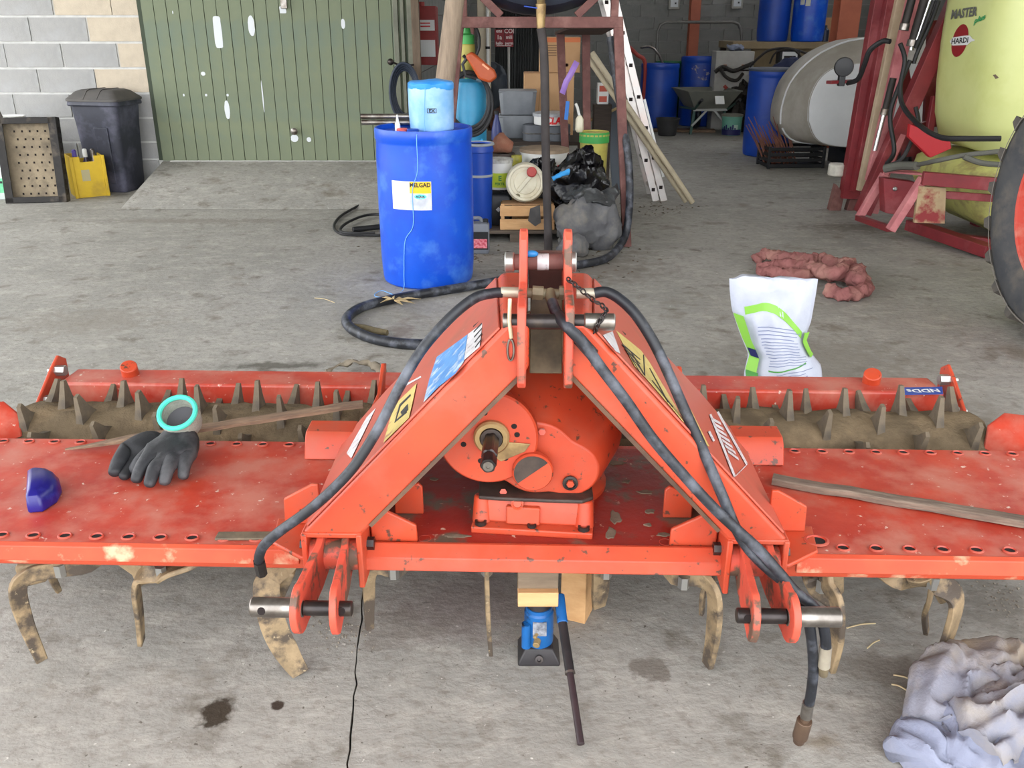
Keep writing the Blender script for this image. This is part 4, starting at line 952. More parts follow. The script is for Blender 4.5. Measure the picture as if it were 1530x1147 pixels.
# ---------------------------------------------------------------- blue drum with a bucket on top
def drum_profile(r, h): return [(r * .90, 0), (r * .955, .012), (r * .975, .04), (r * 1.0, h * .16), (r * 1.005, h * .5), (r * 1.0, h * .82), (r * .985, h * .91), (r * .99, h * .925), (r * 1.01, h * .935), (r * 1.01, h * .985), (r * .995, h), (r * .955, h), (r * .945, h * .972), (r * .5, h * .970), (.002, h * .968)]
DC = Vector((-.528, 5.50, 0)); DR, DH = .288, .93
dr = thing('plastic_drum', 'bright blue plastic drum with a yellow and white label', 'drum', DC)
MB().lathe(drum_profile(DR, DH), n=56).build('drum_body', BLUE, dr)
A0 = R(-102)
lb = cyl_patch(0, 0, DR + .0035, A0, .57, .245, .165, 12).build('drum_label', LABELW, dr)
cyl_patch(0, 0, DR + .0045, A0, .57 + .048, .125, .066, 8, .058).build('label_band', YELLOW, lb)
cyl_patch(0, 0, DR + .0045, A0, .57 - .033, .125, .094, 8, .058).build('label_panel', pm('pale_grey_print', (176, 180, 190), (206, 210, 216), 14, .5), lb)
f = on_cyl(0, 0, DR + .0055, A0, .57); text_mb('MELGAD', .034, lambda x, y: f(x + .058, y + .062), bold=.0012, wfac=.92).build('label_lettering', INK, lb)
mb = MB(); mb.add([f(.058 + .036 * math.cos(t), -.004 + .014 * math.sin(t)) for t in [2 * PI * k / 24 for k in range(24)]], [tuple(range(24))]); ov = mb.build('label_oval', pm('turquoise_print', (90, 206, 214), None, rough=.5), lb)
f2 = on_cyl(0, 0, DR + .0062, A0, .57); text_mb('AQUA', .018, lambda x, y: f2(x + .058, y - .004), bold=.0006).build('label_lettering', INK, lb)
for i in range(9):
    q = f2; zz = .06 - i * .012; mb = MB(); mb.loft([[f(-.11 + .1 * k / 5, zz) for k in range(6)], [f(-.11 + .1 * k / 5, zz + .003) for k in range(6)]], False, False); mb.build('print_line', pm('pale_grey_text', (176, 184, 200), None, rough=.6), lb)
TOPZ = DH * .972
for (u, v, r, mt, nm) in ((601, 193, .033, pm('red_cap', (206, 92, 88), None, rough=.5), 'drum_bung'), (617, 194, .036, BLUED, 'drum_bung')):
    p = gp(u, v, TOPZ + .02) - DC; MB().lathe([(r, 0), (r, .022), (r * .85, .028), (.002, .028)], (p.x, p.y, TOPZ - .002), 20).build(nm, mt, dr)
# wrapped bucket
bp_ = yp(644, 150, 5.52); BZ = TOPZ
bk = thing('wrapped_bucket', 'translucent pale blue bucket wrapped in film on the blue drum', 'bucket', (bp_.x, 5.52, BZ))
FILM = pm('pale_blue_film', (118, 172, 220), (146, 190, 228), 9, .35, dirt=(166, 204, 234), dscale=8, damt=.62, bump=.3, bscale=14)
bb = MB().lathe([(.118, 0), (.128, .01), (.131, .1), (.134, .24), (.13, .262)], n=40); displaced(bb, .006, 12, 4, 0); bb.build('bucket_body', FILM, bk)
ll = MB().lathe([(.134, .240), (.137, .246), (.137, .272), (.128, .282), (.05, .290), (.002, .292)], n=36); displaced(ll, .009, 12, 7); ll.build('bucket_lid', pm('blue_film', (48, 140, 222), (70, 160, 232), 9, .35), bk)
f = on_cyl(0, 0, .139, R(-84), .125)
for pts in (((-.028, -.013), (.028, -.013), (.028, -.010), (-.028, -.010)), ((-.028, .010), (.028, .010), (.028, .013), (-.028, .013)), ((-.028, -.013), (-.025, -.013), (-.025, .013), (-.028, .013)), ((.025, -.013), (.028, -.013), (.028, .013), (.025, .013))):
    mb = MB(); mb.add([f(x, y) for x, y in pts], [(0, 1, 2, 3)]); mb.build('printed_box', INK, bk)
text_mb('EX', .024, lambda x, y: f(x, y), bold=.0008, wfac=1.2).build('printed_letters', INK, bk)
# string hanging from the bucket over the drum
f = on_cyl(DC.x, DC.y, DR + .006, R(-90), 0)
def onf(u, v): x = yp(u, v, DC.y - DR).x - DC.x; return x
P_ = [Vector((bp_.x - .02, 5.385, BZ + .25)), Vector((bp_.x - .03, 5.375, BZ + .10)), Vector((bp_.x - .03, 5.36, BZ + .012)), f(onf(623, 200), .915), f(onf(624, 250), .72), f(onf(616, 280), .60), f(onf(617, 330), .40), f(onf(604, 360), .30), f(onf(602, 410), .10), f(onf(601, 430), .006), gp(590, 440, .004), gp(570, 434, .004), gp(560, 442, .004), gp(590, 447, .004)]
tag(MB().tube(smooth_path(P_, 6), .0022, 6).build('blue_twine', pm('light_blue_twine', (112, 172, 226), None, rough=.6)), 'thin light blue twine trailing down the front of the drum', 'string')
# glue bottle
gb_ = yp(594, 187, 5.43); sb = thing('glue_bottle', 'small white bottle with a pointed nozzle on the blue drum', 'bottle', (gb_.x, 5.43, TOPZ))
MB().lathe([(.015, 0), (.016, .004), (.016, .045), (.012, .055), (.008, .058)], n=20).build('bottle_body', WHITE, sb)
MB().lathe([(.010, .056), (.009, .066), (.003, .10), (.001, .102)], n=16).build('nozzle', WHITE, sb)
# steel pipes across the drum
for i, (dz, dy, x0, lab) in enumerate(((.0, .0, 541, 'bare steel pipe lying lowest across the back of the drum'), (.034, .012, 540, 'bare steel pipe lying on top of another across the drum'))):
    a = yp(x0, 180, 5.72); o = MB(); z = TOPZ + .0300 + dz
    o.lathe([(.0165, 0), (.0165, .50), (.0135, .50), (.0135, .02), (.0135, 0)], (a.x, 5.70 + dy * 1, z), 20, ax=(1, 0, 0), cap=False); tag(o.build('steel_pipe', STEEL), lab, 'pipe')
# black cable loops behind the drum
CB = pm('black_cable', (24, 24, 26), None, rough=.6)
P_ = [gp(u, v, z) for u, v, z in ((568, 290, .015), (540, 305, .015), (510, 322, .015), (499, 338, .015), (510, 349, .015), (545, 351, .015), (580, 350, .015), (600, 340, .015), (575, 322, .03), (545, 322, .03), (515, 335, .03), (512, 347, .03), (560, 348, .03))]
tag(MB().tube(smooth_path(P_, 8), .011, 8).build('cable_coil', CB), 'thin black cable coiled loosely on the floor behind the drum', 'cable')
tag(MB().cyl(gp(527, 343, .03), gp(575, 338, .03), .022, n=12).build('rubber_grip', CB, bevel=.004), 'short black rubber grip lying across the coiled cable', 'handle')

# ================================================================ TANK STAND AND THE STORE BEHIND IT
SX = .178                                  # middle of the stand
ts = thing('tank_stand', 'rusty red angle-iron stand carrying a dark tank', 'stand', (SX, 6.4, 0))
FY, BY = 0.0, 1.15
tz = 1.525
def sp_(u, v, D): return yp(u, v, D) - Vector((SX, 6.4, 0))
MB().beam((-.555, FY, tz - .02), (.555, FY, tz - .02), .06, .07).build('top_beam', RUSTY, ts, bevel=.004)
MB().beam((-.54, BY, tz - .02), (.54, BY, tz - .02), .06, .06).build('top_beam', RUSTY, ts, bevel=.004)
for s_ in (-1, 1): MB().beam((.53 * s_, FY, tz - .02), (.52 * s_, BY, tz - .02), .06, .06).build('side_beam', RUSTY, ts, bevel=.004)
for a, b in (((-.525, FY, tz), (-.70, FY - .02, 0)), ((.525, FY, tz), (.655, FY - .02, 0)), ((.40, BY, tz), (.47, BY + .1, 0)), ((.20, BY - .05, tz - .1), (.30, BY + .1, 0)), ((-.50, BY, tz), (-.62, BY + .1, 0))):
    MB().beam(a, b, .062, .055, (0, 1, 0)).build('leg', RUSTY, ts, bevel=.004)
for s_ in (-1, 1):
    MB().beam((.50 * s_, FY, tz + .34), (.50 * s_, FY, tz), .05, .05, (0, 1, 0)).build('cradle_post', RUSTY, ts, bevel=.003)
    MB().beam((.62 * s_, FY, tz + .36), (.25 * s_, FY, tz + .02), .05, .06, (0, 1, 0)).build('cradle_brace', RUSTY, ts, bevel=.003)
MB().prism([(.22, .25, tz - .06), (.53, .25, tz - .06), (.53, BY, tz - .11), (.16, BY, tz - .11)], (0, 0, .02)).build('shelf_plate', pm('dark_rust_plate', (74, 50, 42), (60, 42, 36), 8, .8), ts)
tk_ = thing('water_tank', 'dark blue-black round tank resting on the rusty stand', 'tank', (SX, 6.4, tz + .028))
TK = pm('dark_tank_plastic', (30, 34, 46), (40, 44, 56), 4, .4)
TR = .75
def tank_ring(y, r): return [Vector((r * math.cos(2 * PI * k / 56), y, TR + r * math.sin(2 * PI * k / 56))) for k in range(56)]
MB().loft([tank_ring(.0, .60), tank_ring(-.06, .70), tank_ring(.02, TR), tank_ring(1.1, TR), tank_ring(1.17, .70), tank_ring(1.18, .5)]).build('tank_shell', TK, tk_, sharp=50)
vp = yp(808, 28, 6.30) - Vector((SX, 6.4, tz + .028))
vv = MB().cyl((vp.x, -.06, vp.z + .14), (vp.x, vp.y - .02, vp.z + .07), .028, n=14).tube([(vp.x, vp.y - .02, vp.z + .09), (vp.x, vp.y - .02, vp.z - .06)], [.034, .026], 14).build('outlet_valve', BRASS, tk_, bevel=.003)
MB().beam((vp.x - .11, vp.y - .03, vp.z + .075), (vp.x, vp.y - .03, vp.z + .06), .02, .008).build('valve_lever', BLUED, tk_, bevel=.002)
P_ = [yp(808, 42, 6.28), yp(812, 70, 6.28), yp(814, 120, 6.27), yp(815, 200, 6.26), yp(817, 290, 6.25), yp(819, 350, 6.24), gp(819, 378, .03)]
tag(MB().tube(smooth_path(P_, 6), .029, 14).build('outlet_hose', GREYHOSE), 'grey rubber hose hanging straight down from the tank valve', 'hose')

# round timber post
a, b = gp(640, 372, .0), yp(684, -40, 6.15); a = Vector((-.62, 6.15, 0))
pp = MB().tube([a, a.lerp(b, .5), b, b + (b - a) * .3], [.07, .066, .058, .055], 18); displaced(pp, .008, 5, 1)
tag(pp.build('timber_post', POSTW, sharp=60), 'leaning round timber post beside the rusty stand', 'post')

# low pallet under the clutter
PZ = .085
pal = thing('pallet', 'low wooden pallet under the clutter of cans', 'pallet', (.03, 7.02, 0))
PW_ = pm('grey_pallet_wood', (104, 92, 80), (88, 78, 68), 8, .9, stretch=(1, 6, 6), bump=.25)
for i in range(7): MB().box((0, -.45 + i * .15, PZ - .011), (1.30, .13, .022)).build('pallet_board', PW_, pal, bevel=.002)
for x in (-.6, 0, .6): MB().box((x, 0, .031), (.09, 1.03, .062)).build('pallet_runner', PW_, pal, bevel=.002)

# bench behind
BN = thing('storage_bench', 'dark wooden bench holding tubs and cardboard boxes behind the stand', 'bench', (.0, 8.05, 0))
DW = pm('dark_bench_wood', (60, 50, 43), (48, 40, 34), 8, .85, stretch=(1, 6, 6))
MB().box((.06, .05, .565), (1.3, .86, .03)).build('bench_top', DW, BN, bevel=.003)
for x in (-.52, .64):
    for y in (-.3, .4): MB().box((x, y, .275), (.07, .07, .55)).build('leg', DW, BN, bevel=.003)
BT = .58

def bucket(label, u, vb, vt, D, r, zb, mt, group=None, lid=None, taper=.9, handle=False, rim=True):
    """round pail at distance D, standing at height zb, as tall as the picture of it needs"""
    p = yp(u, vb, D); h = yp(u, vt, D).z - zb
    t = thing('bucket', label, 'bucket', (p.x, D, zb), 0, group)
    MB().lathe([(r * taper, 0), (r * (taper + .02), .006), (r * (.5 + taper / 2), h * .55), (r * .985, h * .9), (r * 1.04, h * .91), (r * 1.04, h * .945), (r, h * .955), (r, h), (r * .94, h), (r * .93, h - .012), (.002, h - .014)], n=36).build('bucket_body', mt, t)
    if lid: MB().lathe([(r * 1.045, h - .02), (r * 1.05, h + .004), (r * .9, h + .010), (.002, h + .010)], n=32).build('lid', lid, t)
    if handle: MB().tube([(r * 1.04 * math.cos(k * PI / 14), -r * .25 - r * .9 * math.sin(k * PI / 14), h * .9 - r * .55 * math.sin(k * PI / 14)) for k in range(15)], .004, 6).build('handle', STEEL, t)
    t['_h'] = h; return t, h, r
def facing(t):                              # angle towards the camera
    return math.atan2(-t.location.y, -t.location.x)
def wrap(t, r, z, wd, ht, mt, x0=0.0, nm='label_panel', lift=.002):
    return cyl_patch(0, 0, r + lift, facing(t), z, wd, ht, 10, x0).build(nm, mt, t)
def wtext(t, r, z, txt, size, mt, x0=0.0, bold=.001, shear=0.0, wf=1.0):
    f = on_cyl(0, 0, r + .004, facing(t), z); return text_mb(txt, size, lambda x, y: f(x + x0, y), bold=bold, shear=shear, wfac=wf).build('lettering', mt, t)

# wooden crate at the front of the pallet
cr = thing('wooden_crate', 'pale wooden fruit crate with slatted sides on the pallet', 'crate', (yp(788, 340, 6.45).x, 6.66, PZ))
cw, cdp, ch = .40, .26, .19
for y in (-cdp / 2, cdp / 2):
    for z in (.043, .142): MB().box((0, y, z), (cw, .008, .078)).build('slat', PINE, cr, bevel=.002)
for x in (-cw / 2 + .02, cw / 2 - .02):
    for y in (-cdp / 2 + .02, cdp / 2 - .02): MB().box((x, y, ch / 2), (.025, .025, ch)).build('corner_post', PINE, cr, bevel=.002)
    for z in (.043, .142): MB().box((x * 1.06, 0, z), (.008, cdp - .02, .078)).build('slat', PINE, cr, bevel=.002)
for y in (-.08, 0, .08): MB().box((0, y, .006), (cw - .02, .06, .008)).build('slat', PINE, cr)
MB().box((0, 0, ch - .004), (cw - .03, cdp - .03, .006)).build('crate_lid_board', CARD, cr)
hg = MB().prism([(.02, -.140, .16), (.09, -.140, .19), (.10, -.140, .06), (.06, -.140, .03), (.01, -.140, .07)], (0, -.006, 0)); displaced(hg, .006, 9); tag(hg.build('grey_rag', pm('dark_grey_rag', (96, 94, 92), (80, 78, 78), 12, .95)), 'small grey rag hanging over the front of the wooden crate', 'rag').location = cr.location
# big round white jerrycan lying on the crate
jc = thing('round_canister', 'cream round canister with red cap lying on its side on the crate', 'canister', (yp(785, 287, 6.5).x, 6.64, PZ + ch + .001))
CREAM = pm('cream_plastic', (226, 220, 196), (214, 206, 180), 6, .5, dirt=(190, 176, 142), dscale=5, damt=.62)
rz_ = .142; ctr = Vector((0, 0, rz_))
MB().lathe([(.10, -.10), (.135, -.09), (rz_, -.06), (rz_, .09), (.128, .115), (.112, .112), (.108, .100), (.086, .094), (.080, .100), (.06, .098), (.002, .098)], ctr, 44, ax=(0, -1, .12)).build('canister_body', CREAM, jc)
MB().beam((-.055, -.112, rz_ - .05), (.045, -.116, rz_ + .07), .03, .022, (0, -1, 0)).build('moulded_bar', CREAM, jc, bevel=.006)
MB().lathe([(.036, 0), (.036, .028), (.030, .034), (.002, .034)], (.045, -.105, rz_ + .085), 20, ax=(0, -1, .3)).build('cap', pm('dull_red_cap', (176, 62, 56), None, rough=.5), jc)
MB().lathe([(.018, 0), (.018, .012), (.002, .012)], (-.055, -.10, rz_ - .085), 16, ax=(0, -1, .1)).build('plug', pm('olive_plug', (110, 100, 70), None, rough=.6), jc)
# grey can with red label, black box canister, pail with lime label
def jerry(label, u, D, wd, dp, ht, z, mt, name='jerrycan'):
    p = yp(u, 300, D); t = thing(name, label, 'canister', (p.x, D, z))
    MB().loft([[Vector((x * wd / 2 * s_, y * dp / 2 * s_, zz)) for x, y in ((-1, -.8), (-.85, -1), (.85, -1), (1, -.8), (1, .8), (.85, 1), (-.85, 1), (-1, .8))] for s_, zz in ((.94, 0), (1, .015), (1, ht * .8), (.86, ht * .88), (.55, ht * .90))]).build('can_body', mt, t, bevel=.006)
    MB().tube(smooth_path([(-wd * .32, 0, ht * .86), (-wd * .30, 0, ht * .99), (wd * .05, 0, ht), (wd * .18, 0, ht * .88)], 5), .013, 10).build('handle', mt, t)
    MB().cyl((wd * .32, 0, ht * .86), (wd * .32, 0, ht * .98), .02, n=14).build('cap', BLACK, t, bevel=.002)
    return t
t = jerry('grey oil canister with red and black label beside the blue drum', 712, 6.40, .15, .12, .24, .0, pm('grey_plastic', (126, 130, 138), (112, 116, 124), 5, .5)); t.location.y = 6.20; t.location.x = yp(715, 330, 6.2).x
lbp = MB().box((.01, -.0615, .095), (.115, .002, .125)).build('label_panel', INK, t)
MB().box((.01, -.063, .075), (.10, .002, .065)).build('label_print', pm('red_print', (196, 56, 76), (230, 150, 160), 60, .5), t)
t2 = jerry('black square canister carrying a white pail, behind the crate', 745, 6.78, .20, .17, .26, PZ, pm('charcoal_plastic', (30, 33, 38), (40, 43, 48), 6, .5))
MB().prism([(-.02, -.088, .12), (0, -.088, .14), (.02, -.088, .12), (0, -.088, .10)], (0, -.002, 0)).build('hazard_mark', LABELW, t2)
for c_ in t2.children:
    if c_.name.startswith(('handle', 'cap')): pass
z0 = PZ + .262
t3, h3_, r3 = bucket('white pail with a lime green label on the black canister', 747, 282, 238, 6.80, .095, z0, WHITE, lid=pm('grey_white_lid', (206, 206, 200), (150, 146, 136), 20, .6), taper=.95)
wrap(t3, .094, .07, .19, .105, LABELG); wtext(t3, .094, .085, 'E', .05, DGREEN, 0, .002); wtext(t3, .094, .045, 'FERTIL', .026, DGREEN, 0, .001)
# tall blue tub
t4, h4, r4 = bucket('tall blue open tub with pale rim behind the blue drum', 716, 300, 214, 6.62, .105, PZ, BLUED, taper=.86)
MB().lathe([(.112, h4 - .012), (.116, h4 - .004), (.112, h4 + .006), (.102, h4 + .006), (.100, h4 - .012)], n=32).build('rim', pm('grey_rim', (150, 156, 160), None, rough=.6), t4)
MB().lathe([(.1015, h4 * .62), (.1035, h4 * .63), (.102, h4 * .65)], n=32, cap=False).build('band', pm('grey_rim', (150, 156, 160)), t4)
# stack of white pails and dark cans in the middle
sbx = MB().box((yp(812, 250, 7.2).x, 7.2, PZ + .115), (.36, .36, .23)).build('plastic_box', pm('grey_box', (96, 100, 106), None, rough=.6), bevel=.02); tag(sbx, 'grey plastic box under the large white pail with red lettering', 'box')
t5, h5, r5 = bucket('large white pail with red CU lettering above the black sacks', 813, 256, 222, 7.16, .185, PZ + .231, WHITE, lid=pm('dusty_tan_lid', (160, 140, 116), (130, 112, 92), 10, .8), taper=.94)
wtext(t5, .182, h5 * .42, 'CU', .13, REDINK, .09, .006, .2); wtext(t5, .182, h5 * .48, 'S', .09, REDINK, -.13, .004, .2)
for u, lab in ((800, 'dark grey round can left of another on the bench edge'), (833, 'dark grey round can beneath the pail with red CLAR lettering')):
    p = yp(u, 205, 7.78); c_ = thing('metal_can', lab, 'can', (p.x, 7.79, BT))
    MB().lathe([(.105, 0), (.108, .004), (.108, .128), (.104, .132), (.098, .126), (.002, .126)], n=32).build('can_body', pm('dark_grey_can', (84, 88, 94), (70, 74, 80), 8, .5), c_)
    MB().lathe([(.110, .06), (.112, .064), (.110, .068)], n=32, cap=False).build('bead', STEEL, c_)
t6, h6, r6 = bucket('white pail with red CLAR lettering standing on grey cans', 823, 198, 169, 7.79, .148, BT + .133, WHITE, lid=pm('grey_film_lid', (176, 178, 180), (150, 152, 156), 20, .5), taper=.95)
wtext(t6, .146, h6 * .45, 'CLAR', .085, REDINK, .04, .004, .15, .85)
# grey tubs
for k, (zb, hh, lab) in enumerate(((BT, .19, 'lower grey rectangular tub of a stacked pair on the bench'), (BT + .192, .20, 'upper grey rectangular tub of a stacked pair on the bench'))):
    p = yp(777, 190, 7.95); t = thing('storage_tub', lab, 'tub', (p.x - .02, 8.02, zb))
    TUB = pm('slate_grey_plastic', (128, 132, 136), (112, 116, 122), 6, .5)
    MB().loft([[Vector((x * s_ * .16, y * s_ * .13, zz)) for x, y in ((-1, -.8), (-.8, -1), (.8, -1), (1, -.8), (1, .8), (.8, 1), (-.8, 1), (-1, .8))] for s_, zz in ((.86, 0), (.9, .01), (1, hh - .012), (1, hh))]).build('tub_body', TUB, t, bevel=.006)
    MB().box((0, 0, hh - .008), (.325, .262, .014)).build('tub_rim', TUB, t, bevel=.006)
# cardboard boxes
def carton(label, u0, u1, zb, zt, D, dp, mt=CARD):
    a, b = yp(u0, 120, D), yp(u1, 120, D); t = thing('cardboard_box', label, 'box', ((a.x + b.x) / 2, D + dp / 2, zb)); W_ = b.x - a.x; h = zt - zb
    MB().box((0, 0, h / 2), (W_, dp, h)).build('box_body', mt, t, bevel=.004)
    for s_ in (-1, 1): MB().box((0, s_ * dp * .255, h + .002), (W_ - .004, dp * .48, .004), (0, 0, 0)).build('flap', mt, t)
    return t, W_, h
t, W_, h = carton('large plain brown carton on the bench', 783, 858, BT, yp(0, 110, 8.16).z, 8.16, .30)
MB().box((-W_ * .2, -.151, h * .5), (.006, .001, h * .9), (0, .08, 0)).build('crease', pm('darker_card', (150, 116, 82), None, rough=.9), t)
zt_ = yp(0, 110, 8.16).z + .006
t, W_, h = carton('printed brown carton with orange top edge standing on plain carton', 806, 866, zt_, yp(0, 56, 8.2).z, 8.18, .24)
MB().box((0, -.1205, h * .93), (W_ - .004, .002, h * .13)).build('orange_print', pm('orange_card_print', (196, 112, 70), None, rough=.8), t)
for i in range(5): MB().box((-.08, -.121, h * (.78 - i * .07)), (.10, .002, .008)).build('print_line', pm('brown_print', (120, 92, 68), None, rough=.8), t)
for x in (.02, .06): MB().lathe([(.016, 0), (.016, .001), (.012, .001), (.012, 0)], (x, -.121, h * .22), 16, ax=(0, -1, 0)).build('print_ring', pm('brown_print', (120, 92, 68)), t)
# spray bottle on the bench
p = yp(742, 180, 7.8); t = thing('spray_bottle', 'dark blue tapered plastic bottle on the bench', 'bottle', (p.x, 7.80, BT))
MB().lathe([(.04, 0), (.045, .006), (.045, .07), (.028, .15), (.016, .19), (.016, .215)], n=24).build('bottle_body', pm('navy_plastic', (44, 54, 110), None, rough=.4), t)
MB().lathe([(.02, .21), (.02, .235), (.012, .24), (.002, .24)], n=16).build('cap', BLACK, t)
# rust-coloured paper sack on a dark tin
p = yp(748, 238, 7.05); tn = thing('metal_can', 'low dark tin under the rust-coloured paper sack', 'can', (yp(750, 240, 7.3).x, 7.34, PZ))
hh = yp(750, 229, 7.3).z - PZ
MB().lathe([(.10, 0), (.103, .005), (.103, hh - .006), (.1, hh), (.002, hh - .004)], n=28).build('can_body', pm('brown_grey_tin', (96, 84, 76), (80, 70, 64), 8, .7), tn)
sk_ = MB().lathe([(.06, 0), (.085, .02), (.08, .07), (.05, .12), (.03, .15), (.002, .155)], (tn.location.x, 7.34, PZ + hh), 20); displaced(sk_, .035, 9, 3, PZ + hh + .001)
tag(sk_.build('paper_sack', pm('rust_paper', (140, 86, 66), (160, 112, 90), 16, .9), sharp=60), 'crumpled rust-brown paper sack on the low dark tin', 'sack')
t, h_, r_ = bucket('slim yellow tin between the lime-labelled and red-lettered pails', 772, 262, 232, 7.0, .04, PZ, pm('olive_yellow_tin', (170, 160, 50), (130, 126, 48), 12, .5), taper=1.0)
# green and yellow tub
gx = MB().box((yp(886, 262, 7.45).x, 7.47, PZ + .1175), (.26, .26, .234)).build('plastic_box', pm('brown_box', (92, 82, 72), None, rough=.8), bevel=.01); tag(gx, 'brown box under the green and yellow pail', 'box')
t, h_, r_ = bucket('yellow pail with a green top band behind the stand leg', 886, 262, 196, 7.47, .118, .321, pm('olive_yellow', (186, 176, 84), (150, 140, 70), 5, .6, dirt=(120, 112, 80), dscale=4, damt=.6), taper=.88)
wrap(t, .119, h_ * .88, .34, h_ * .22, pm('bright_green', (58, 150, 70), None, rough=.5), lift=.004)
# black sacks and grey canvas
SACK = pm('black_film', (10, 10, 13), (15, 15, 19), 10, .22, bump=.6, bscale=26)
def blob(name, label, cat, c, r, sq, amp, sc, seed, mt, zmin=0.0, n=44):
    mb = MB().ball(c, r, n, n // 2, sq); displaced(mb, amp, sc, seed, zmin); displaced(mb, amp * .35, sc * 2.6, seed + 3, zmin); return tag(mb.build(name, mt, sharp=70), label, cat)
p = yp(862, 270, 6.75); blob('rubbish_sack', 'glossy black plastic sack bulging beside the stand leg', 'sack', (p.x + .01, 6.72, .36), .21, (1.1, .7, 1.2), .075, 7, 2, SACK, PZ + .001, 60)
p = yp(815, 250, 6.7); blob('rubbish_sack', 'small limp black plastic sack behind the vertical grey hose', 'sack', (p.x - .02, 6.92, .45), .14, (.9, .6, .9), .06, 9, 5, SACK, PZ, 50)
GC = pm('grey_canvas', (100, 100, 101), (80, 80, 83), 7, .9, dirt=(130, 124, 112), dscale=5, damt=.6, bump=.3)
p = yp(865, 330, 6.4); blob('canvas_bag', 'slumped grey canvas bag in front of the black sack', 'bag', (p.x + .05, 6.29, .18), .20, (1.15, .70, 1.05), .06, 6, 8, GC, .004, 56)
p = yp(872, 300, 6.4); blob('plastic_sheet', 'dusty black film crumpled on top of the grey canvas bag', 'plastic sheet', (p.x + .03, 6.33, .365), .15, (1.35, .8, .42), .06, 9, 11, pm('dusty_black_film', (54, 56, 58), (74, 76, 76), 14, .35, bump=.6, bscale=24), .3, 44)
p = yp(857, 355, 6.3); blob('canvas_bag', 'small dark grey cloth bundle at the foot of the canvas bag', 'bag', (p.x - .02, 6.06, .075), .09, (1.3, .8, .85), .03, 8, 14, GC, .003, 36)
mb = MB().tube(smooth_path([yp(826, 268, 6.5), yp(838, 261, 6.49), yp(850, 256, 6.5)], 5), .028, 12, flat=.6); displaced(mb, .016, 14, 2); tag(mb.build('blue_rag', pm('sky_blue_rag', (60, 156, 224), None, rough=.8), sharp=70), 'bright blue rag on the black sacks', 'rag')
# white scoop, purple ribbon, blue tape, small box with red print near the legs
p = yp(866, 180, 7.42); sc_ = thing('hand_scoop', 'cream plastic scoop hanging by its handle from the stand', 'scoop', (p.x, 7.42, p.z - .09))
MB().loft([[Vector((x, y, z)) for x, y in ((-.03 * s_, 0), (-.02 * s_, -.03 * s_), (.02 * s_, -.03 * s_), (.03 * s_, 0), (.02 * s_, .012), (-.02 * s_, .012))] for s_, z in ((.8, 0), (1.15, .02), (1.1, .10), (.5, .13))]).build('scoop_bowl', CREAM, sc_, bevel=.004)
MB().tube([(0, 0, .12), (-.02, 0, .19), (-.035, 0, .22)], .011, 10).build('scoop_handle', WHITE, sc_)
rb2 = MB(); q = [yp(862, 92, 7.25), yp(852, 112, 7.24), yp(846, 122, 7.25), yp(840, 140, 7.24)]
rb2.loft([[p + Vector((-.02, 0, .01)) for p in q], [p + Vector((.02, -.004, -.01)) for p in q]], False, False); o = rb2.build('purple_ribbon', pm('lilac_film', (160, 124, 200), None, rough=.5)); sld = o.modifiers.new('thick', 'SOLIDIFY'); sld.thickness = .003
tag(o, 'lilac plastic ribbon tied to the back leg of the stand', 'ribbon')
q = yp(847, 165, 7.3); tag(MB().box((q.x, 7.3, q.z), (.03, .008, .14), (0, .08, 0)).build('blue_tape', pm('blue_tape', (36, 110, 190), None, rough=.5), bevel=.002), 'short strip of blue tape on the back stand leg', 'tape')
p = yp(902, 140, 8.4); bx_ = thing('printed_carton', 'small white carton with red print seen beside the ladder', 'box', (p.x, 8.5, BT)); 
bx_.location.z = 0; 
hh = yp(902, 125, 8.4).z; MB().box((0, 0, hh - .09), (.10, .10, .18)).build('carton_body', LABELW, bx_, bevel=.003)
for z in (hh - .045, hh - .135): MB().box((0, -.051, z), (.07, .002, .05)).build('red_print', pm('brick_red_print', (190, 86, 66), None, rough=.6), bx_)
MB().box((0, 0, (hh - .18) / 2), (.16, .16, hh - .18)).build('stacked_base', DW, bx_, bevel=.004)
# turquoise gas heater body with hoses, sprayer bottle and orange tool
p = yp(700, 160, 7.0); gc_ = thing('pressure_cylinder', 'turquoise steel cylinder wrapped in black hose behind the drum', 'cylinder', (p.x, 7.15, PZ))
ht_ = yp(700, 118, 7.15).z - PZ
MB().lathe([(.125, 0), (.13, .01), (.13, ht_ - .07), (.115, ht_ - .02), (.07, ht_), (.002, ht_ + .005)], n=36).build('cylinder_shell', pm('turquoise_paint', (40, 140, 180), (34, 124, 164), 5, .45), gc_)
MB().cyl((0, 0, ht_), (0, 0, ht_ + .05), .03, n=14).build('neck', pm('dark_green_paint', (50, 110, 60), None, rough=.5), gc_)
pc_ = yp(700, 190, 6.9) - gc_.location
MB().prism([(.03, -.14, .55), (.10, -.145, .60), (.17, -.14, .40), (.12, -.14, .38), (.06, -.14, .45)], (0, .02, 0)).build('light_blue_panel', pm('bright_cyan_plastic', (60, 160, 220), None, rough=.4), gc_, bevel=.004)
mb = MB()
for i in range(4):
    c0 = Vector((.0 + .004 * i, -.15 - .012 * (i % 2), ht_ - .14 - .012 * i)); mb = MB().tube([c0 + Vector(((.15 + .006 * i) * math.cos(t), .02 * math.sin(t * 2), (.20 + .008 * i) * math.sin(t))) for t in [2 * PI * k / 36 for k in range(37)]], .012, 8); mb.build('hose_turn', CB, gc_)
p = yp(697, 110, 7.2); sb = thing('sprayer_bottle', 'green and yellow bottle with a black hose loop beside the timber post', 'sprayer', (yp(698, 70, 7.15).x, 7.15, PZ + ht_ + .052))
hb_ = yp(700, 40, 7.15).z - (PZ + ht_ + .052)
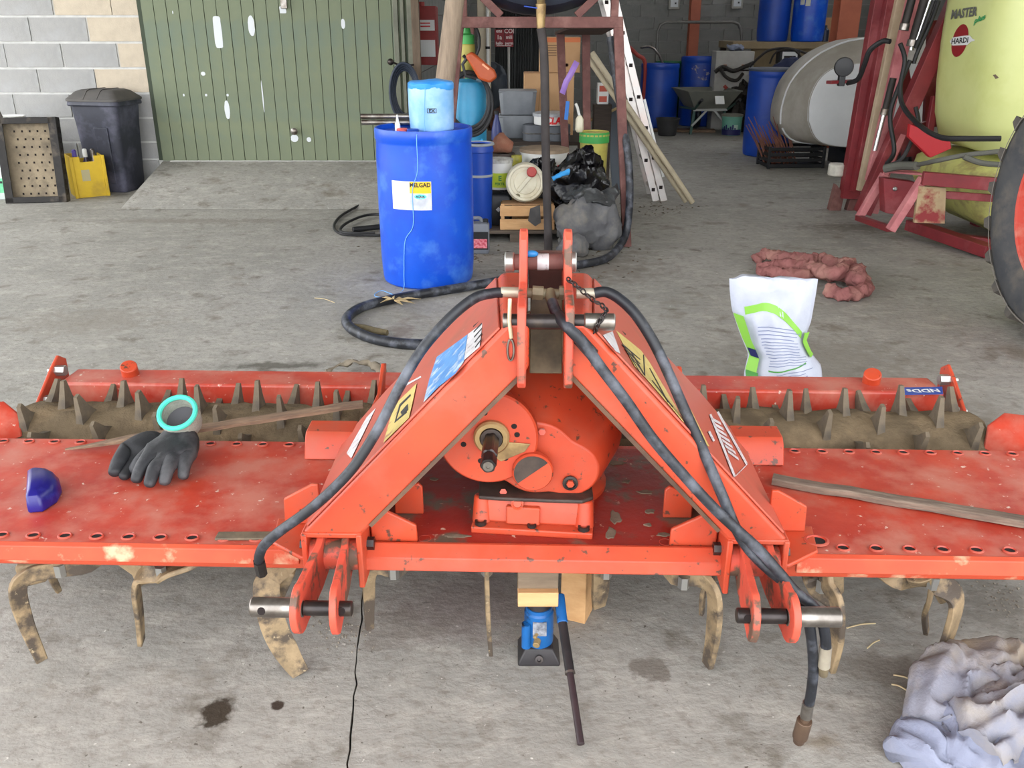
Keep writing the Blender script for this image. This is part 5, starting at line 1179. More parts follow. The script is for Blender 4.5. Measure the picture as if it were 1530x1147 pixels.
MB().lathe([(.045, 0), (.05, .01), (.05, hb_ * .30), (.06, hb_ * .34), (.06, hb_ * .60), (.045, hb_ * .66)], n=24).build('bottle_body', pm('olive_bottle', (166, 156, 70), (140, 130, 60), 8, .5), sb)
MB().lathe([(.055, hb_ * .62), (.055, hb_ * .82), (.03, hb_ * .86), (.022, hb_), (.002, hb_)], n=24).build('bottle_top', pm('bright_green', (58, 150, 70)), sb)
MB().tube([Vector((.02 + .075 * math.cos(t), -.06, hb_ * .68 + .125 * math.sin(t))) for t in [R(-130) + R(290) * k / 26 for k in range(27)]], .011, 8).build('hose_loop', CB, sb)
p = yp(716, 100, 6.98); ot = thing('orange_blower', 'orange plastic tool housing hanging behind the timber post', 'tool', (p.x, 6.9, p.z - .08))
MB().prism([(-.10, 0, .16), (-.05, 0, .19), (.115, 0, .06), (.135, 0, .01), (.08, 0, -.03), (.0, 0, -.005)], (0, .09, 0)).build('housing', pm('orange_plastic', (180, 80, 34), (164, 70, 30), 6, .45), ot, bevel=.018, seg=3)
MB().box((.05, -.002, .085), (.06, .004, .014), (0, R(38), 0)).build('grille', pm('pale_orange', (232, 160, 120), None, rough=.5), ot)
MB().tube([(-.08, .045, .15), (-.12, .045, .10), (-.10, .045, .02), (-.02, .045, .0)], .012, 8).build('handle', BLACK, ot)
# red cabinet with white notices on the return wall
fx = yp(646, 80, 9.8); fb = thing('red_wall_cabinet', 'red metal box with white notices on the wall by the door', 'cabinet', (-.87, 9.9, 1.10))
MB().box((0, 0, .28), (.20, .28, .56)).build('cabinet_body', pm('dull_red_paint', (150, 44, 40), (132, 38, 36), 5, .5), fb, bevel=.005)
for z, h_ in ((.38, .10), (.16, .16)): MB().box((0, -.1415, z), (.17, .003, h_)).build('notice', LABELW, fb)
MB().cyl((-.05, -.08, .56), (-.05, -.08, .60), .035, n=14).build('bell_knob', pm('dull_red_paint', (150, 44, 40)), fb)
for z in (.40, .37): MB().box((-.01, -.1435, z), (.10, .002, .012)).build('print_line', REDINK, fb)
# dark coiled hoses hanging at the door jamb, on a hook
hk_ = thing('hanging_hose_coil', 'dark hose coil hanging on the jamb beside the green door', 'hose', (yp(606, 140, 8.75).x, 8.75, 0))
zc = yp(606, 138, 8.75).z
for i in range(4): MB().tube([Vector(((.10 + .012 * i) * math.cos(t), -.02 * i, zc + (.20 + .02 * i) * math.sin(t))) for t in [2 * PI * k / 32 for k in range(33)]], .013, 8).build('hose_turn', pm('navy_hose', (34, 44, 60), None, rough=.5), hk_)
MB().tube([Vector((.08, .06, zc + .24)), Vector((-.02, -.02, zc + .23)), Vector((-.11, -.05, zc + .27))], .009, 8).ball((-.12, -.05, zc + .27), .03, 12, 8).build('hook', DKSTEEL, hk_)
# dark roofing sheets leaning at the back, red sign on a pole
SH = pm('dark_corrugated_sheet', (48, 50, 50), (38, 40, 40), 4, .7)
for i, (u0, u1, D, tp_, lab) in enumerate(((738, 768, 13.6, 1.75, 'dark corrugated sheet leaning behind the red sign'), (762, 792, 13.9, 1.95, 'dark corrugated sheet leaning behind the cardboard boxes'), (782, 806, 14.2, 1.85, 'dark corrugated sheet leaning nearest the block wall'))):
    a, b = yp(u0, 100, D), yp(u1, 100, D); n_ = 24; r0, r1 = [], []
    for k in range(n_ + 1):
        x = a.x + (b.x - a.x) * k / n_; y = .018 * math.sin(k * PI / 1.5); r0.append(Vector((x, D - .25 + y, .0))); r1.append(Vector((x + .03, D + .15 + y, tp_)))
    mb = MB(); mb.loft([r0, r1], False, False); o = mb.build('corrugated_sheet', SH); s2 = o.modifiers.new('thick', 'SOLIDIFY'); s2.thickness = .006; tag(o, lab, 'metal sheet')
sg = thing('notice_sign', 'red notice board with white COI lettering on a thin pole', 'sign', (yp(760, 100, 12.6).x, 12.6, 0))
a, b = yp(739, 44, 12.6) - sg.location, yp(767, 70, 12.6) - sg.location
MB().cyl((0, .02, 0), (0, .02, a.z), .018, n=12).build('pole', pm('pale_grey_pole', (170, 168, 164), None, rough=.5), sg)
bd = MB().box(((a.x + b.x) / 2, 0, (a.z + b.z) / 2), (b.x - a.x, .012, a.z - b.z)).build('board', pm('crimson_board', (140, 30, 40), (120, 26, 36), 6, .6), sg, bevel=.002)
wd_, ht2 = b.x - a.x, a.z - b.z; cx_, cz_ = (a.x + b.x) / 2, (a.z + b.z) / 2
MB().box((cx_ + .005, -.0075, cz_), (.012, .002, ht2)).build('divider', pm('dark_crimson', (84, 20, 26), None, rough=.6), bd)
SGW = pm('faded_white_print', (214, 196, 194), None, rough=.6)
for txt, x, z, s_ in (('COI', .068, .085, .075), ('ens', -.065, .088, .058), ('mili', .068, .012, .058), ('1a', -.062, .010, .075), ('perm', .068, -.062, .050), ('hallo', -.062, -.062, .048)):
    text_mb(txt, s_, lambda X, Y, x=x, z=z: Vector((cx_ + x + X, -.0085, cz_ + z + Y)), bold=.0015).build('lettering', SGW, bd)
MB().box((cx_, -.0075, cz_ - ht2 * .43), (wd_ * .8, .002, .010)).build('print_line', SGW, bd)
# dark tarp bundle and terracotta pots at the foot of the sheets
blob('tarpaulin_bundle', 'dark navy tarpaulin gathered behind the white conduit', 'tarpaulin', (yp(737, 130, 12.4).x, 12.45, .55), .22, (.7, .6, 2.4), .09, 4, 3, pm('navy_tarp', (36, 44, 54), None, rough=.6), .003, 40)
blob('earth_heap', 'heap of reddish-brown earthenware and sacking below the red sign', 'heap', (yp(754, 150, 11.9).x, 11.95, .28), .24, (1.0, .7, 1.1), .10, 5, 6, pm('terracotta_sacking', (96, 62, 50), (76, 52, 44), 8, .9), .003, 36)

# aluminium ladder leaning sideways, seen edge-on
ALU = pm('aluminium', (206, 202, 198), (190, 186, 184), 6, .35, metal=.55, dirt=(216, 196, 188), dscale=3, damt=.6)
L0, L1 = gp(986, 300), yp(907, -20, 8.16)
lad = thing('ladder', 'aluminium extension ladder leaning sideways beside the rusty stand', 'ladder', L0)
d_ = (L1 - L0); dn_ = d_.normalized(); sd = Vector((dn_.z, 0, -dn_.x))
for k, y in ((0, 0), (1, 0), (2, .36), (3, .36)):
    o_ = sd * (-.035 if k % 2 == 0 else .035)
    st_ = Vector((0, y, 0)) + o_; st_.z = max(0, st_.z) if False else st_.z
    MB().beam(st_ - dn_ * (st_.z / dn_.z) if st_.z != 0 else st_, st_ + d_ * 1.25, .062, .028, (0, 1, 0)).build('rail', ALU, lad, bevel=.003)
for i in range(9):
    q = dn_ * (.12 + i * .272)
    for s_ in (-.035, .035):
        rg = MB().beam(q + sd * s_ + Vector((0, -.018, 0)), q + sd * s_ + Vector((0, .38, 0)), .028, .028, (0, 0, 1)).build('rung', ALU, lad, bevel=.002)
        MB().box(q + sd * s_ + Vector((0, -.019, 0)), (.030, .004, .030)).build('rung_end', HOLE, rg)
MB().beam(dn_ * .2 + sd * .08, dn_ * .9 + sd * .08, .02, .006, (0, 1, 0)).build('warning_strip', LABELW, lad)
# pale poles
PL = pm('beige_plastic_pipe', (176, 164, 138), (156, 146, 124), 6, .6)
for i, (du, lab) in enumerate(((0, 'long beige plastic pipe leaning across the ladder foot'), (-11, 'second beige plastic pipe leaning parallel, nearer the ladder'))):
    a, b = gp(1040 + du * .7, 307, .03), yp(884 + du, 78, 8.02 + .06 * i)
    a = Vector((a.x, 7.93 + .06 * i, .025)); o = MB().cyl(a, b, .024, n=16).build('plastic_pipe', PL, bevel=.002); tag(o, lab, 'pipe')
# dark sheet goods and arched wood pieces behind the right leg
p = yp(920, 200, 8.6)
o = MB().box((yp(920, 200, 8.75).x, 8.75, .55), (.14, .05, 1.1), (0, R(-6), 0)).build('grey_board', pm('blue_grey_board', (92, 100, 108), None, rough=.7)); tag(o, 'narrow blue-grey board leaning behind the ladder', 'board')
o = MB().tube(smooth_path([(yp(868, 190, 8.6).x, 8.6, .60), yp(885, 178, 8.6), yp(905, 170, 8.6), yp(925, 160, 8.65)], 5), .03, 10, flat=.4).build('curved_lath', pm('tan_lath', (168, 146, 104), None, rough=.8)); tag(o, 'curved tan wooden lath behind the stand legs', 'lath')

# ---------------------------------------------------------------- corner at the left: bin, crates, cans
bn = thing('wheelie_bin', 'dusty black dustbin with domed grey lid against the block wall', 'bin', gp(172, 285) + Vector((0, .09, 0)), R(-12))
BIN = pm('dusty_black_bin', (38, 40, 50), (48, 50, 62), 4, .55, dirt=(96, 96, 112), dscale=3.5, damt=.60, bump=.05)
def rr_ring(wx, wy, z, c=.25, n=8):
    pts = []
    for qx, qy, a0 in ((1, 1, 0), (-1, 1, 90), (-1, -1, 180), (1, -1, 270)):
        for k in range(n):
            t = R(a0 + 90 * k / (n - 1)); pts.append(Vector((qx * wx * (1 - c) + wx * c * math.cos(t), qy * wy * (1 - c) + wy * c * math.sin(t), z)))
    return pts
MB().loft([rr_ring(.185, .16, .0), rr_ring(.195, .17, .02), rr_ring(.225, .19, .60), rr_ring(.24, .20, .76), rr_ring(.24, .20, .80)]).build('bin_body', BIN, bn, sharp=40)
MB().prism([(-.02, -.165, .08), (.11, -.165, .08), (.125, -.195, .60), (-.02, -.195, .60)], (0, -.012, 0)).build('front_rib', BIN, bn, bevel=.006)
MB().loft([rr_ring(.262, .222, .79), rr_ring(.268, .228, .80), rr_ring(.262, .222, .83)]).build('rim', BIN, bn)
LIDM = pm('sun_faded_lid', (84, 80, 76), (72, 70, 68), 6, .7)
ld = MB().loft([rr_ring(.272, .230, .832), rr_ring(.272, .23, .85), rr_ring(.20, .16, .915), rr_ring(.16, .12, .93)]).build('lid', LIDM, bn, sharp=40)
for x in (-.07, .07): MB().prism([(x, -.232, .852), (x, -.162, .920), (x, -.12, .936), (x, .12, .936), (x, .162, .92), (x, .232, .852), (x, .1, .91), (x, -.1, .91)], (.014, 0, 0)).build('lid_rib', LIDM, ld)
# black perforated crate standing on its side
kc = thing('perforated_crate', 'black perforated plastic crate tilted up on its end, muddy inside', 'crate', gp(56, 304) + Vector((-.02, .03, 0)), (R(-8), 0, R(8)))
KB = pm('dusty_black_crate', (28, 26, 25), (40, 37, 34), 10, .75, dirt=(100, 90, 78), dscale=6, damt=.64)
MUDC = pm('crusted_mud', (150, 136, 112), (124, 112, 94), 7, .95, dirt=(74, 68, 60), dscale=5, damt=.60, bump=.4)
cw, ch, cd_ = .52, .74, .20
MB().box((0, cd_ * .42, ch / 2), (cw - .02, .012, ch - .02)).build('crate_floor', MUDC, kc)
for x in (-cw / 2, cw / 2): MB().prism([(x * .98 - .006, 0, 0), (x * .98 - .006, cd_ * .45, .0), (x * .98 - .006, cd_ * .45, ch), (x * .98 - .006, 0, ch)], (.012, 0, 0)).build('side_wall', KB, kc, bevel=.003)
for z in (0.006, ch - .006): MB().box((0, cd_ * .22, z), (cw, cd_ * .46, .012)).build('end_wall', KB, kc, bevel=.003)
for x in (-cw / 2 + .035, cw / 2 - .035): MB().box((x, -.004, ch / 2), (.07, .012, ch)).build('rim_strip', KB, kc, bevel=.003)
for z in (.03, ch - .03): MB().box((0, -.004, z), (cw, .012, .05)).build('rim_strip', KB, kc, bevel=.003)
dot = MB().box((0, 0, 0), (.014, .003, .018)).mesh('drain_slot', HOLE)
for i in range(5):
    for k in range(9): inst('drain_slot', dot, kc, (-.13 + i * .065 + (.02 if k % 2 else 0), cd_ * .42 - .0075, .08 + k * .068))
sw = MB().box((0, 0, 0), (.003, .022, .05)).mesh('side_slot', HOLE)
for k in range(7):
    for j in range(2): inst('side_slot', sw, kc, (cw / 2 + .0005, .03 + .04 * j, .09 + k * .09))
# yellow crate
yc = thing('yellow_crate', 'yellow plastic bottle crate between the black crate and the bin', 'crate', gp(119, 294) + Vector((.045, .12, 0)), R(34))
YP = pm('yellow_plastic', (206, 172, 24), (190, 156, 20), 5, .5, dirt=(150, 126, 40), dscale=4, damt=.66)
for y in (-.15, .15): MB().prism([(-.14, y, 0), (.14, y, 0), (.14, y, .37), (.06, y, .37), (.06, y, .32), (-.06, y, .32), (-.06, y, .37), (-.14, y, .37)], (0, .012, 0)).build('crate_side', YP, yc, bevel=.003)
for x in (-.14, .128): MB().box((x + .006, .006, .185), (.012, .30, .37)).build('crate_end', YP, yc, bevel=.003)
for x in (-.135, .135):
    MB().box((x, -.152, .185), (.03, .02, .375)).build('corner_rib', YP, yc, bevel=.004)
MB().box((0, .006, .01), (.27, .29, .015)).build('crate_floor', YP, yc)
MB().box((-.03, -.1515, .20), (.07, .002, .10)).build('label_panel', pm('worn_grey_label', (170, 160, 120), None, rough=.6), yc)
for i, (x, y, mt, lab) in enumerate(((-.075, .0, pm('violet_cap', (84, 70, 150), None, rough=.4), 'violet-topped bottle standing in the yellow crate'), (.02, .02, WHITE, 'white-topped bottle standing in the yellow crate'), (.08, -.02, STEEL, 'grey spray can standing in the yellow crate'))):
    q = Vector((x, y, 0)); q.rotate(Euler((0, 0, R(34)))); b_ = thing('bottle', lab, 'bottle', yc.location + q + Vector((0, 0, .019)))
    MB().lathe([(.035, 0), (.037, .005), (.037, .26), (.016, .31), (.014, .33)], n=18).build('bottle_body', pm('dark_bottle', (50, 44, 70), None, rough=.3) if i != 2 else STEEL, b_)
    MB().lathe([(.02, .325), (.02, .39), (.012, .40), (.002, .40)], n=14).build('cap', mt, b_)
# cans behind the black crate
t, h_, r_ = bucket('white bucket topmost of the pile behind the black crate', 14, 190, 173, 8.75, .15, yp(0, 200, 8.75).z, WHITE, taper=.9)
zb_ = t.location.z; 
cb_ = MB().box((yp(14, 200, 8.75).x, 8.75, zb_ / 2 - .001), (.34, .30, zb_ - .002)).build('plastic_box', pm('teal_box', (96, 128, 130), (60, 66, 90), 5, .6), bevel=.012); tag(cb_, 'teal plastic box under the white bucket by the block wall', 'box')
t = jerry('green-labelled white canister at the foot of the block wall', 8, 8.3, .22, .18, .34, .0, pm('milky_plastic', (206, 214, 206), (190, 200, 196), 5, .5)); MB().box((0, -.0925, .13), (.18, .003, .13)).build('label_panel', pm('mint_label', (110, 200, 150), (90, 180, 130), 20, .5), t); MB().box((0, -.0945, .16), (.12, .002, .02)).build('label_line', INK, t)
o = MB().tube(smooth_path([yp(-15, 150, 8.5), yp(4, 184, 8.44), Vector((yp(30, 230, 8.42).x, 8.42, .03))], 4), .024, 10).build('leaning_pole', pm('grey_handle', (92, 86, 82), None, rough=.8)); tag(o, 'dark wooden pole end leaning over the black crate', 'pole')

# ================================================================ BACK RIGHT: DRUMS, WHEELBARROW, SHELF
def drum(label, u, vb, D=None, r=.288, h=.93, mt=BLUED, zb=0.0, group=None, open_=False, name='plastic_drum', rot=0.0):
    p = gp(u, vb) if D is None else yp(u, vb, D); y = p.y + (r if D is None else 0)
    t = thing(name, label, 'drum', (p.x * (y / p.y), y, zb), rot, group)
    pr_ = drum_profile(r, h)
    if open_: pr_ = pr_[:-2] + [(r * .94, h * .5), (.002, h * .48)]
    MB().lathe(pr_, n=44).build('drum_body', mt, t)
    return t
drum('dusty blue drum standing next to the ladder', 981, 196, 14.45)
GD = pm('dark_green_drum', (24, 104, 62), (20, 92, 54), 4, .5)
t = drum('green drum squeezed between two blue drums', 1001, 180, 15.25, mt=GD)
for z in (.31, .62): MB().lathe([(.289, z - .012), (.298, z), (.289, z + .012)], n=40, cap=False).build('hoop', GD, t)
t = drum('blue drum with pale scuffs behind the wheelbarrow', 1041, 180, 14.7, r=.30, h=1.02, mt=BLUED)
q = cyl_patch(0, 0, .3035, facing(t) + .1, .80, .34, .22, 8).build('scuff', pm('scuffed_blue', (26, 60, 150), (20, 54, 146), 6, .5, dirt=(170, 160, 150), dscale=16, damt=.60, dw=.04), t)
t = drum('dusty blue drum with dark lid beside the white tank', 1143, 236, r=.285, h=.99, mt=BLUED)
MB().lathe([(.29, .975), (.297, .98), (.297, 1.0), (.28, 1.008), (.002, 1.01)], n=40).build('drum_lid', pm('dusty_dark_lid', (70, 78, 92), (58, 64, 78), 5, .7), t)
# workbench with drums on top
SHZ = yp(1160, 62, 14.6).z
wbn = thing('workbench', 'tan boarded workbench carrying two blue drums', 'bench', (yp(1175, 100, 14.6).x, 14.9, 0))
TAN = pm('tan_chipboard', (146, 128, 98), (130, 114, 88), 5, .85)
xa, xb = yp(1095, 66, 14.4).x - wbn.location.x, yp(1262, 66, 14.4).x - wbn.location.x
MB().box(((xa + xb) / 2, 0, SHZ - .05), (xb - xa, 1.0, .10)).build('bench_top', TAN, wbn, bevel=.006)
MB().box(((xa + xb) / 2 + .15, -.35, SHZ - .30), (xb - xa - .35, .03, .42)).build('front_panel', TAN, wbn)
for x in (xa + .06, xb - .06):
    for y in (-.42, .42): MB().box((x, y, (SHZ - .1) / 2), (.09, .09, SHZ - .1)).build('leg', DW, wbn, bevel=.004)
drum('blue drum on the workbench, beside a drum with a paper label', 1153, 60, 14.75, mt=BLUED, zb=SHZ, h=.92, r=.236)
t = drum('blue drum with a white paper label on the workbench', 1205, 60, 14.6, mt=BLUE, zb=SHZ, h=.96, r=.245)
for x0 in (-.09, -.005): cyl_patch(0, 0, .2485, facing(t) - .05, .55 - x0 * .2, .07, .11, 5, x0 - .02).build('paper_label', pm('aged_label', (196, 196, 186), None, rough=.7), t)
# things piled behind the bench end
def misc(name, label, cat, mb, mt, bevel=.004): return tag(mb.build(name, mt, bevel=bevel), label, cat)
p = yp(1232, 45, 14.8); misc('carton_pile', 'tan carton behind the labelled blue drum', 'box', MB().box((p.x, 15.1, SHZ + .17), (.30, .3, .34)), CARD)
p = yp(1232, 55, 14.5); misc('oil_can', 'small dark can beside the labelled blue drum', 'can', MB().lathe([(.05, 0), (.055, .005), (.055, .16), (.02, .20), (.02, .23), (.001, .23)], (p.x + .02, 14.55, SHZ), 18), pm('navy_can', (30, 38, 60), None, rough=.4), 0)
# white panel appliance and tools
p0, p1 = yp(1066, 76, 14.2), yp(1120, 105, 14.2)
wp = thing('white_box', 'dusty white cabinet with rusty catches between drums and workbench', 'cabinet', ((p0.x + p1.x) / 2, 14.06, 0))
MB().box((0, .08, p0.z / 2), (p1.x - p0.x, .30, p0.z)).build('cabinet_body', pm('dusty_white_paint', (168, 166, 160), (150, 148, 142), 4, .6), wp, bevel=.01)
for x in (-.14, .13): MB().box((x, -.075, p1.z + .06), (.05, .012, .06)).build('catch', pm('rusty_catch', (140, 92, 70), None, rough=.7), wp)
MB().box((0, -.073, p1.z + .01), (p1.x - p0.x - .01, .006, .02)).build('door_gap', HOLE, wp)
blob('plastic_wrap', 'pale bluish plastic sheet crumpled on the white cabinet', 'plastic sheet', ((p0.x + p1.x) / 2 + .02, 14.15, p0.z + .05), .14, (1.1, .6, .38), .04, 8, 4, pm('bluish_film', (124, 132, 152), None, rough=.4), p0.z + .001, 30)
# heap of dark scrap parts: each a thing
SCR = pm('dark_scrap_metal', (36, 34, 33), (52, 47, 43), 12, .6, metal=.4)
rs2 = random.Random(4)
def pipe_thing(pts, r, label, mt=SCR, name='bent_pipe', cat='pipe'): return tag(MB().tube(smooth_path(pts, 5), r, 8).build(name, mt), label, cat)
pipe_thing([yp(1068, 108, 13.86), yp(1080, 100, 13.85), yp(1095, 106, 13.85), yp(1112, 100, 13.86), yp(1126, 94, 13.86)], .03, 'dark bent scrap tube lying along the white cabinet')
pipe_thing([yp(1075, 100, 13.8), yp(1085, 115, 13.8), yp(1100, 120, 13.75), yp(1110, 110, 13.8)], .025, 'dark looped scrap tube below the rusty catches')
pipe_thing([gp(1118, 188, .05) + Vector((0, 0, 0)), yp(1100, 150, 13.9), yp(1082, 128, 13.95)], .025, 'red-painted bar leaning behind the wheelbarrow', pm('red_bar', (150, 50, 40), None, rough=.6), 'red_bar', 'bar')
blob('scrap_heap', 'dark heap of machine scrap behind the wheelbarrow and bucket', 'scrap', (yp(1112, 150, 13.7).x, 13.72, .30), .30, (.75, .5, 1.05), .16, 5, 3, SCR, .003, 48)
pipe_thing([yp(1120, 100, 13.7), yp(1135, 85, 13.7), yp(1150, 75, 13.8), yp(1175, 72, 13.9), yp(1200, 78, 14.0), yp(1222, 85, 14.0)], .018, 'thin dark hose draped along the front of the workbench')
pipe_thing([yp(1150, 95, 13.7), yp(1160, 78, 13.75), yp(1185, 74, 13.8), yp(1200, 92, 13.8), yp(1190, 100, 13.8)], .014, 'thin dark cable looped around the white meter box')
p = yp(1180, 85, 13.85); mt_ = thing('meter_box', 'dark meter box with white face hanging on the workbench front', 'meter', (p.x, 13.95, p.z - .10))
MB().box((0, 0, .1), (.30, .2, .2)).build('box_body', BLACK, mt_, bevel=.01); MB().box((0, -.102, .11), (.22, .006, .12)).build('face', LABELW, mt_); MB().box((0, -.106, .10), (.17, .003, .03)).build('dial', SCR, mt_)
blob('blue_tarp', 'folded dark blue tarpaulin lying behind the dark-lidded drum', 'tarpaulin', (yp(1185, 105, 13.4).x, 13.5, .52), .42, (1.0, .6, 1.22), .08, 4, 9, pm('dusty_navy_tarp', (44, 54, 88), (36, 44, 74), 5, .7), .003, 44)
# tubular hoop barrier
TB = pm('grey_steel_tube', (120, 118, 114), (104, 102, 98), 6, .45, metal=.5)
ha = [Vector((yp(981, 90, 15.8).x, 15.8, 0))] + [yp(u, v, 15.8) for u, v in ((982, 60), (983, 46), (987, 37), (995, 33))] + [yp(u, v, 15.8) for u, v in ((1095, 33), (1103, 36), (1107, 44), (1108, 58))] + [Vector((yp(1108, 90, 15.8).x, 15.8, 0))]
tag(MB().tube(ha, .024, 12).build('tube_hoop', TB, sharp=60), 'tall grey tubular hoop standing before the back wall', 'barrier')
pipe_thing([yp(957, 71, 14.9), yp(984, 81, 14.95), Vector((yp(1000, 100, 15).x + .3, 15.0, .02))], .018, 'steel tool shaft leaning behind the blue drum by the ladder', STEEL, 'tool_shaft', 'tool')
pipe_thing([yp(940, 70, 14.3), yp(952, 82, 14.3), yp(964, 95, 14.3), Vector((yp(964, 95, 14.3).x, 14.3, .4))], .03, 'red-handled tool leaning behind the ladder', pm('red_bar', (150, 50, 40)), 'garden_tool', 'tool')
# sockets on the back wall
for u, v, lab in ((1007, 5, 'square grey socket box on the back wall by the orange post'), (1101, 4, 'square grey socket box on the back wall above the hoop')):
    p = yp(u, v, 16.95); sbx_ = thing('socket_box', lab, 'socket', (p.x, 16.97, p.z)); MB().box((0, -.03, 0), (.20, .07, .20)).build('box_body', pm('grey_socket', (150, 148, 140), None, rough=.5), sbx_, bevel=.01); MB().box((0, -.067, .0), (.13, .006, .12)).build('cover', pm('pale_cover', (196, 200, 204), None, rough=.3), sbx_)
    MB().box((.02, -.071, 0), (.03, .004, .03)).build('switch', INK, sbx_)
# wheelbarrow seen from the handles' end
wbv = gp(1056, 200); wr_ = thing('wheelbarrow', 'dusty grey wheelbarrow with green legs and white label', 'wheelbarrow', wbv + Vector((0, .1, 0)), R(6))
WG = pm('dusty_grey_green_tray', (112, 112, 102), (100, 102, 94), 5, .7); LG = pm('dark_green_leg', (56, 84, 76), None, rough=.6)
def tr(wx, wy, z, oy=0): return [Vector((x * wx, y * wy + oy, z)) for x, y in ((-1, -1), (1, -1), (1, 1), (-1, 1))]
tray = MB().loft([tr(.24, .28, .36, .12), tr(.385, .42, .60, .12), tr(.40, .435, .60, .12), tr(.40, .435, .612, .12), tr(.375, .41, .606, .12), tr(.23, .27, .375, .12)]).build('tray', WG, wr_)
MB().box((.06, -.345, .49), (.13, .012, .12), (R(-30), 0, 0)).build('label_panel', LABELW, wr_)
for s_ in (-1, 1):
    MB().beam((.22 * s_, -.10, .36), (.27 * s_, -.14, .0), .035, .035, (0, 1, 0)).build('leg', LG, wr_, bevel=.003)
    MB().beam((.24 * s_, -.11, .34), (.0, .0, .34), .03, .02).build('brace', STEEL, wr_)
    MB().beam((.26 * s_, -.15, .12), (.06 * s_, -.15, .33), .028, .01, (0, 1, 0)).build('cross_strut', pm('pale_strut', (170, 172, 168), None, rough=.5), wr_)
    MB().tube([(.26 * s_, .5, .33), (.25 * s_, -.2, .36), (.27 * s_, -.55, .50)], .017, 10).build('handle_bar', LG, wr_)
    MB().cyl((.27 * s_, -.46, .465), (.272 * s_, -.58, .512), .023, n=12).build('grip', BLACK, wr_)
MB().beam((-.25, -.14, .34), (.25, -.14, .34), .03, .03).build('cross_bar', pm('pale_strut', (170, 172, 168)), wr_)
wh = MB().lathe([(.06, -.03), (.12, -.035), (.17, -.03), (.185, 0), (.17, .03), (.12, .035), (.06, .03)], (0, .52, .187), 28, ax=(1, 0, 0)).build('wheel', RUBBER, wr_)
MB().lathe([(.001, -.04), (.05, -.04), (.11, -.02), (.11, .02), (.05, .04), (.001, .04)], (0, .52, .187), 20, ax=(1, 0, 0)).build('hub', LG, wh)
# black tub and mint bucket
p = gp(999, 204); tb = thing('rubber_tub', 'low black rubber tub on the floor by the blue drum', 'tub', (p.x, p.y + .15, 0))
MB().lathe([(.12, 0), (.125, .006), (.165, .22), (.172, .225), (.172, .24), (.158, .24), (.12, .02), (.002, .018)], n=30).build('tub_body', pm('black_rubber_tub', (44, 44, 46), (56, 56, 56), 6, .7), tb)
t, h_, r_ = bucket('mint green paint bucket with dark blue print near the wheelbarrow', 1092, 201, 171, 13.35, .145, 0.0, pm('mint_plastic', (110, 170, 150), (96, 156, 136), 4, .5), lid=pm('dusty_lid', (120, 118, 106), None, rough=.8), taper=.92)
wrap(t, .139, h_ * .16, .34, h_ * .28, pm('navy_print', (28, 30, 90)))
for i in range(7): wrap(t, .1405, h_ * (.28 + .07 * (i % 3)), .022, h_ * .22, pm('navy_print', (28, 30, 90)), -.14 + i * .032, 'print_bar', .003)
wrap(t, .1405, h_ * .42, .07, h_ * .22, pm('pale_mint', (176, 204, 190), None, rough=.6), .06, 'print_panel', .003)
misc('floor_board', 'short wooden board lying on the floor behind the black tub', 'board', MB().box((yp(1015, 185, 13.9).x + .05, 13.75, .02), (.9, .2, .036), (0, 0, R(-6))), WOOD)

# white polythene tank on black crates
outer = [(1166, 185), (1168, 160), (1180, 125), (1205, 95), (1240, 72), (1290, 58), (1400, 58), (1410, 120), (1410, 200), (1390, 224), (1300, 228), (1212, 220), (1180, 206)]
inner = [(1208, 180), (1210, 150), (1222, 122), (1240, 105), (1262, 98), (1300, 94), (1370, 94), (1385, 120), (1385, 195), (1370, 222), (1300, 226), (1240, 217), (1218, 205)]
wt = thing('poly_tank', 'large white rounded polythene tank on a black pallet', 'tank', (yp(1290, 200, 10.2).x, 10.2, 0))
ro = [yp(u, v, 10.2) - wt.location for u, v in outer]; ri = [yp(u, v, 9.75) - wt.location for u, v in inner]
def shift(ring, dy, s_=1.0):
    c_ = sum(ring, Vector()) / len(ring); return [Vector((c_.x + (p.x - c_.x) * s_, p.y + dy, max(.262, c_.z + (p.z - c_.z) * s_))) for p in ring]
cr_ = lambda ring: [q for q in smooth_path(list(ring) + [ring[0]], 3)[:-1]]
POLY = pm('white_polythene', (216, 218, 220), (206, 208, 210), 3, .4)
MB().loft([cr_(shift(ri, .02, .93)), cr_(shift(ri, 0)), cr_(shift(ri, .06, 1.03)), cr_(shift(ro, 0)), cr_(shift(ro, .12, 1.015)), cr_(shift(ro, .42, 1.0)), cr_(shift(ro, .52, .9))]).build('tank_shell', pm('dusty_shaded_polythene', (168, 162, 150), (150, 144, 132), 2.5, .6, dirt=(184, 180, 172), dscale=2, damt=.6), wt, sharp=50)  # shell colour holds dust and the shade of sides turned from the light
MB().loft([cr_(shift(ri, -.012, .93)), cr_(shift(ri, -.006, .985)), cr_(shift(ri, .015, 1.01)), cr_(shift(ri, .04, 1.01))]).build('tank_face', POLY, wt, sharp=40)
MB().tube([p + Vector((0, -.03, 0)) for p in cr_(shift(ro, .02, 1.004))] , .010, 6).build('moulding_rib', POLY, wt)
lo_, hi_ = min(p.x for p in ro), max(p.x for p in ro)
bpal = MB()
pb = thing('plastic_pallet', 'black plastic pallet under the white tank', 'pallet', ((lo_ + hi_) / 2 + wt.location.x + .36, 10.3, 0))
for x in (-.45, 0, .45): MB().box((x, 0, .09), (.14, .85, .18)).build('pallet_foot', BLACK, pb, bevel=.008)
for y in (-.35, 0, .35): MB().box((0, y, .22), (1.06, .16, .08)).build('pallet_deck', BLACK, pb, bevel=.006)
bc_ = thing('black_crate', 'black slatted plastic crate holding a bundle of twigs', 'crate', gp(1190, 252) + Vector((-.02, .20, 0)), R(4))
